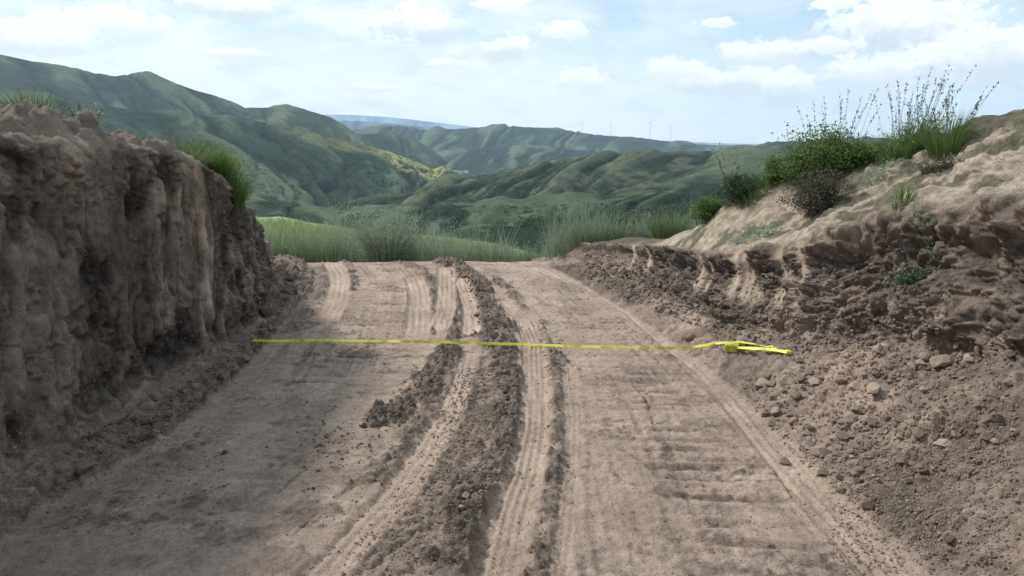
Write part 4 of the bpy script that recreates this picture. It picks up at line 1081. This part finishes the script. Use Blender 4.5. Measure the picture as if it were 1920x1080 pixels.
knots = [(474, 638), (520, 640), (600, 637), (680, 640), (760, 640), (850, 642), (960, 645), (1080, 649), (1200, 653), (1290, 653), (1345, 648), (1385, 645), (1430, 653), (1476, 667)]
K = []
for q in knots:
    if q[0] < 1340:
        g2 = gnd(q[0], q[1], .065); K.append(Vector((g2[0], g2[1], .065)))
    else:
        K.append(hit(*q)[0] + Vector((0, 0, .02)))
dense = []
for a, b_ in zip(K[:-1], K[1:]):
    for i in range(14): dense.append(a.lerp(b_, i / 14))
dense.append(K[-1]); D = np.array([tuple(p) for p in dense]); gz = on_ground(D[:, 0], D[:, 1]) + .006
D = gauss(D, 5, 0); D[:, 2] = np.maximum(gauss(np.maximum(D[:, 2], gz), 2, 0), gz)
root = thing('tape_measure', 'long yellow measuring tape stretched across the dirt road with its case on the right', 'tape measure', (0, 0, 0))
link('tape_blade', ribbon(D, .022), M_TAPE, root)
end = Vector(D[-1]); cs = hit(1374, 660)[0]
back = [end + Vector((.01, -.01, .006)), end.lerp(cs, .3) + Vector((0, -.02, .030)), end.lerp(cs, .7) + Vector((0, -.01, .034)), cs + Vector((.02, 0, .035))]
bk = [];
for a, b_ in zip(back[:-1], back[1:]):
    for i in range(8): bk.append(a.lerp(b_, i / 8))
bk.append(back[-1])
bk = [Vector(v) for v in gauss(np.array([tuple(v) for v in bk]), 2.0, 0)]
me = ribbon(bk, .026, Vector((0, -.9, .55))); link('tape_return', me, M_CASE, root, label='bright folded length of tape running back to the case')


def rbox(name, size, loc, rot, mat, parent, bev=.01):
    bm = bmesh.new(); bmesh.ops.create_cube(bm, size=1); bmesh.ops.scale(bm, vec=size, verts=bm.verts); bmesh.ops.bevel(bm, geom=bm.edges[:], offset=bev, segments=3, affect='EDGES', profile=.6)
    me = bpy.data.meshes.new(name); bm.to_mesh(me); bm.free(); o = link(name, me, mat, parent); o.location = loc; o.rotation_euler = rot
    return o


rbox('case', (.105, .055, .062), cs + Vector((-.005, .02, .028)), (.1, .1, -.3), M_CASE, root, .016)
rbox('handle', (.060, .02, .018), cs + Vector((.075, .05, .052)), (.0, .1, .1), M_CASE, root, .006)
rbox('side_grip', (.05, .006, .034), cs + Vector((-.004, -.0095, .028)), (.1, .1, -.3), M_CASE, root, .002)
rbox('hook', (.03, .03, .02), end + Vector((.006, .0, .008)), (.15, .2, 0), M_CASE, root, .003)

# ---------------------------------------------------------------- tiny far things
def tube(p0, p1, r0, r1, n=8):
    d = (p1 - p0).normalized(); q = d.to_track_quat('Z', 'Y'); V = []; F = []
    for p, r in ((p0, r0), (p1, r1)):
        for i in range(n): V.append(p + q @ Vector((math.cos(i / n * 6.2832) * r, math.sin(i / n * 6.2832) * r, 0)))
    for i in range(n): F.append((i, (i + 1) % n, n + (i + 1) % n, n + i))
    F.append(tuple(range(n))[::-1]); F.append(tuple(range(n, 2 * n))); me = bpy.data.meshes.new('tube'); me.from_pydata([tuple(v) for v in V], [], F); return me


M_WHITE = plain('white_steel', (.62, .66, .68)); M_ROOF = plain('roof_tin', (.32, .33, .36)); M_PLASTER = plain('white_plaster', (.75, .75, .72))


def turbine(px, pyb, hpx, Y, a0, yaw, label):
    b_ = Vector(at(px, pyb, Y)); d = b_.y; H = hpx / FPX * d * .60; L = H * .55; w = H * .012
    o = thing('wind_turbine', label, 'wind turbine', b_ - Vector((0, 0, H * .1)), 'wind turbines on the far ridge')
    me = tube(Vector((0, 0, 0)), Vector((0, 0, H * 1.1)), w * 1.3, w * .8); me.name = 'tower'; link('tower', me, M_WHITE, o)
    me = tube(Vector((0, -w * 3.2, H * 1.1)), Vector((0, w * 3, H * 1.1)), w * 1.1, w * 1.0); link('nacelle', me, M_WHITE, o)
    for k in range(3):
        a = a0 + k * 2.0944; tip = Vector((math.sin(a) * L, -w * 3, H * 1.1 + math.cos(a) * L))
        me = tube(Vector((0, -w * 3, H * 1.1)), tip, w * .9, w * .25, 5); link('blade', me, M_WHITE, o)
    o.rotation_euler.z = yaw


turbine(1091, 247, 30, 4600, .3, .1, 'wind turbine leftmost on the crest of the far ridge')
turbine(1145, 251, 30, 4600, .9, .0, 'wind turbine second from left on the far ridge')
turbine(1218, 258, 44, 4600, .45, .2, 'tallest looking wind turbine, over the dip in the far ridge')
turbine(1257, 263, 38, 4600, 1.4, .1, 'wind turbine just right of the tallest one')
turbine(1413, 274, 24, 2800, .7, .1, 'small wind turbine on the blue ridge near the right bank')
for k, (px, py, w, lab) in enumerate([(848, 324, 22, 'long low white building at the left of the valley hamlet'), (862, 325, 14, 'small white house right of the long building in the valley'), (874, 324, 10, 'smallest white house at the right of the valley hamlet')]):
    p = Vector(at(px, py, 2250)); s_ = w / FPX * 2250 * .8
    o = thing('house', lab, 'house', p - Vector((0, 0, 2)), 'white houses in the valley'); hh = 7
    bm = bmesh.new(); bmesh.ops.create_cube(bm, size=1); bmesh.ops.scale(bm, vec=(s_, 9, hh), verts=bm.verts); bmesh.ops.translate(bm, vec=(0, 0, hh / 2), verts=bm.verts); me = bpy.data.meshes.new('wall'); bm.to_mesh(me); bm.free(); link('wall', me, M_PLASTER, o)
    V = [(-s_ / 2 - .4, -5, hh), (s_ / 2 + .4, -5, hh), (s_ / 2 + .4, 5, hh), (-s_ / 2 - .4, 5, hh), (-s_ / 2 - .4, 0, hh + 3), (s_ / 2 + .4, 0, hh + 3)]
    me = bpy.data.meshes.new('roof'); me.from_pydata(V, [], [(0, 1, 5, 4), (2, 3, 4, 5), (0, 4, 3), (1, 2, 5), (3, 2, 1, 0)]); link('roof', me, M_ROOF, o)

# ---------------------------------------------------------------- haze
bm = bmesh.new(); bmesh.ops.create_cube(bm, size=1)
zb, zt = -300.0, 520.0
bmesh.ops.scale(bm, vec=(22000, 22000, zt - zb), verts=bm.verts); bmesh.ops.translate(bm, vec=(0, 0, (zt + zb) / 2), verts=bm.verts)
me = bpy.data.meshes.new('haze'); bm.to_mesh(me); bm.free()
hm = bpy.data.materials.new('haze_air'); hm.use_nodes = True; n = NT(hm.node_tree); n.n.clear()
out = n.node('ShaderNodeOutputMaterial'); pv = n.node('ShaderNodeVolumePrincipled'); pv.inputs['Density'].default_value = 6.5e-5; pv.inputs['Color'].default_value = (.66, .84, 1.0, 1); pv.inputs['Anisotropy'].default_value = .1
n.l.new(pv.outputs[0], out.inputs['Volume'])
link('haze', me, hm, kind='stuff')
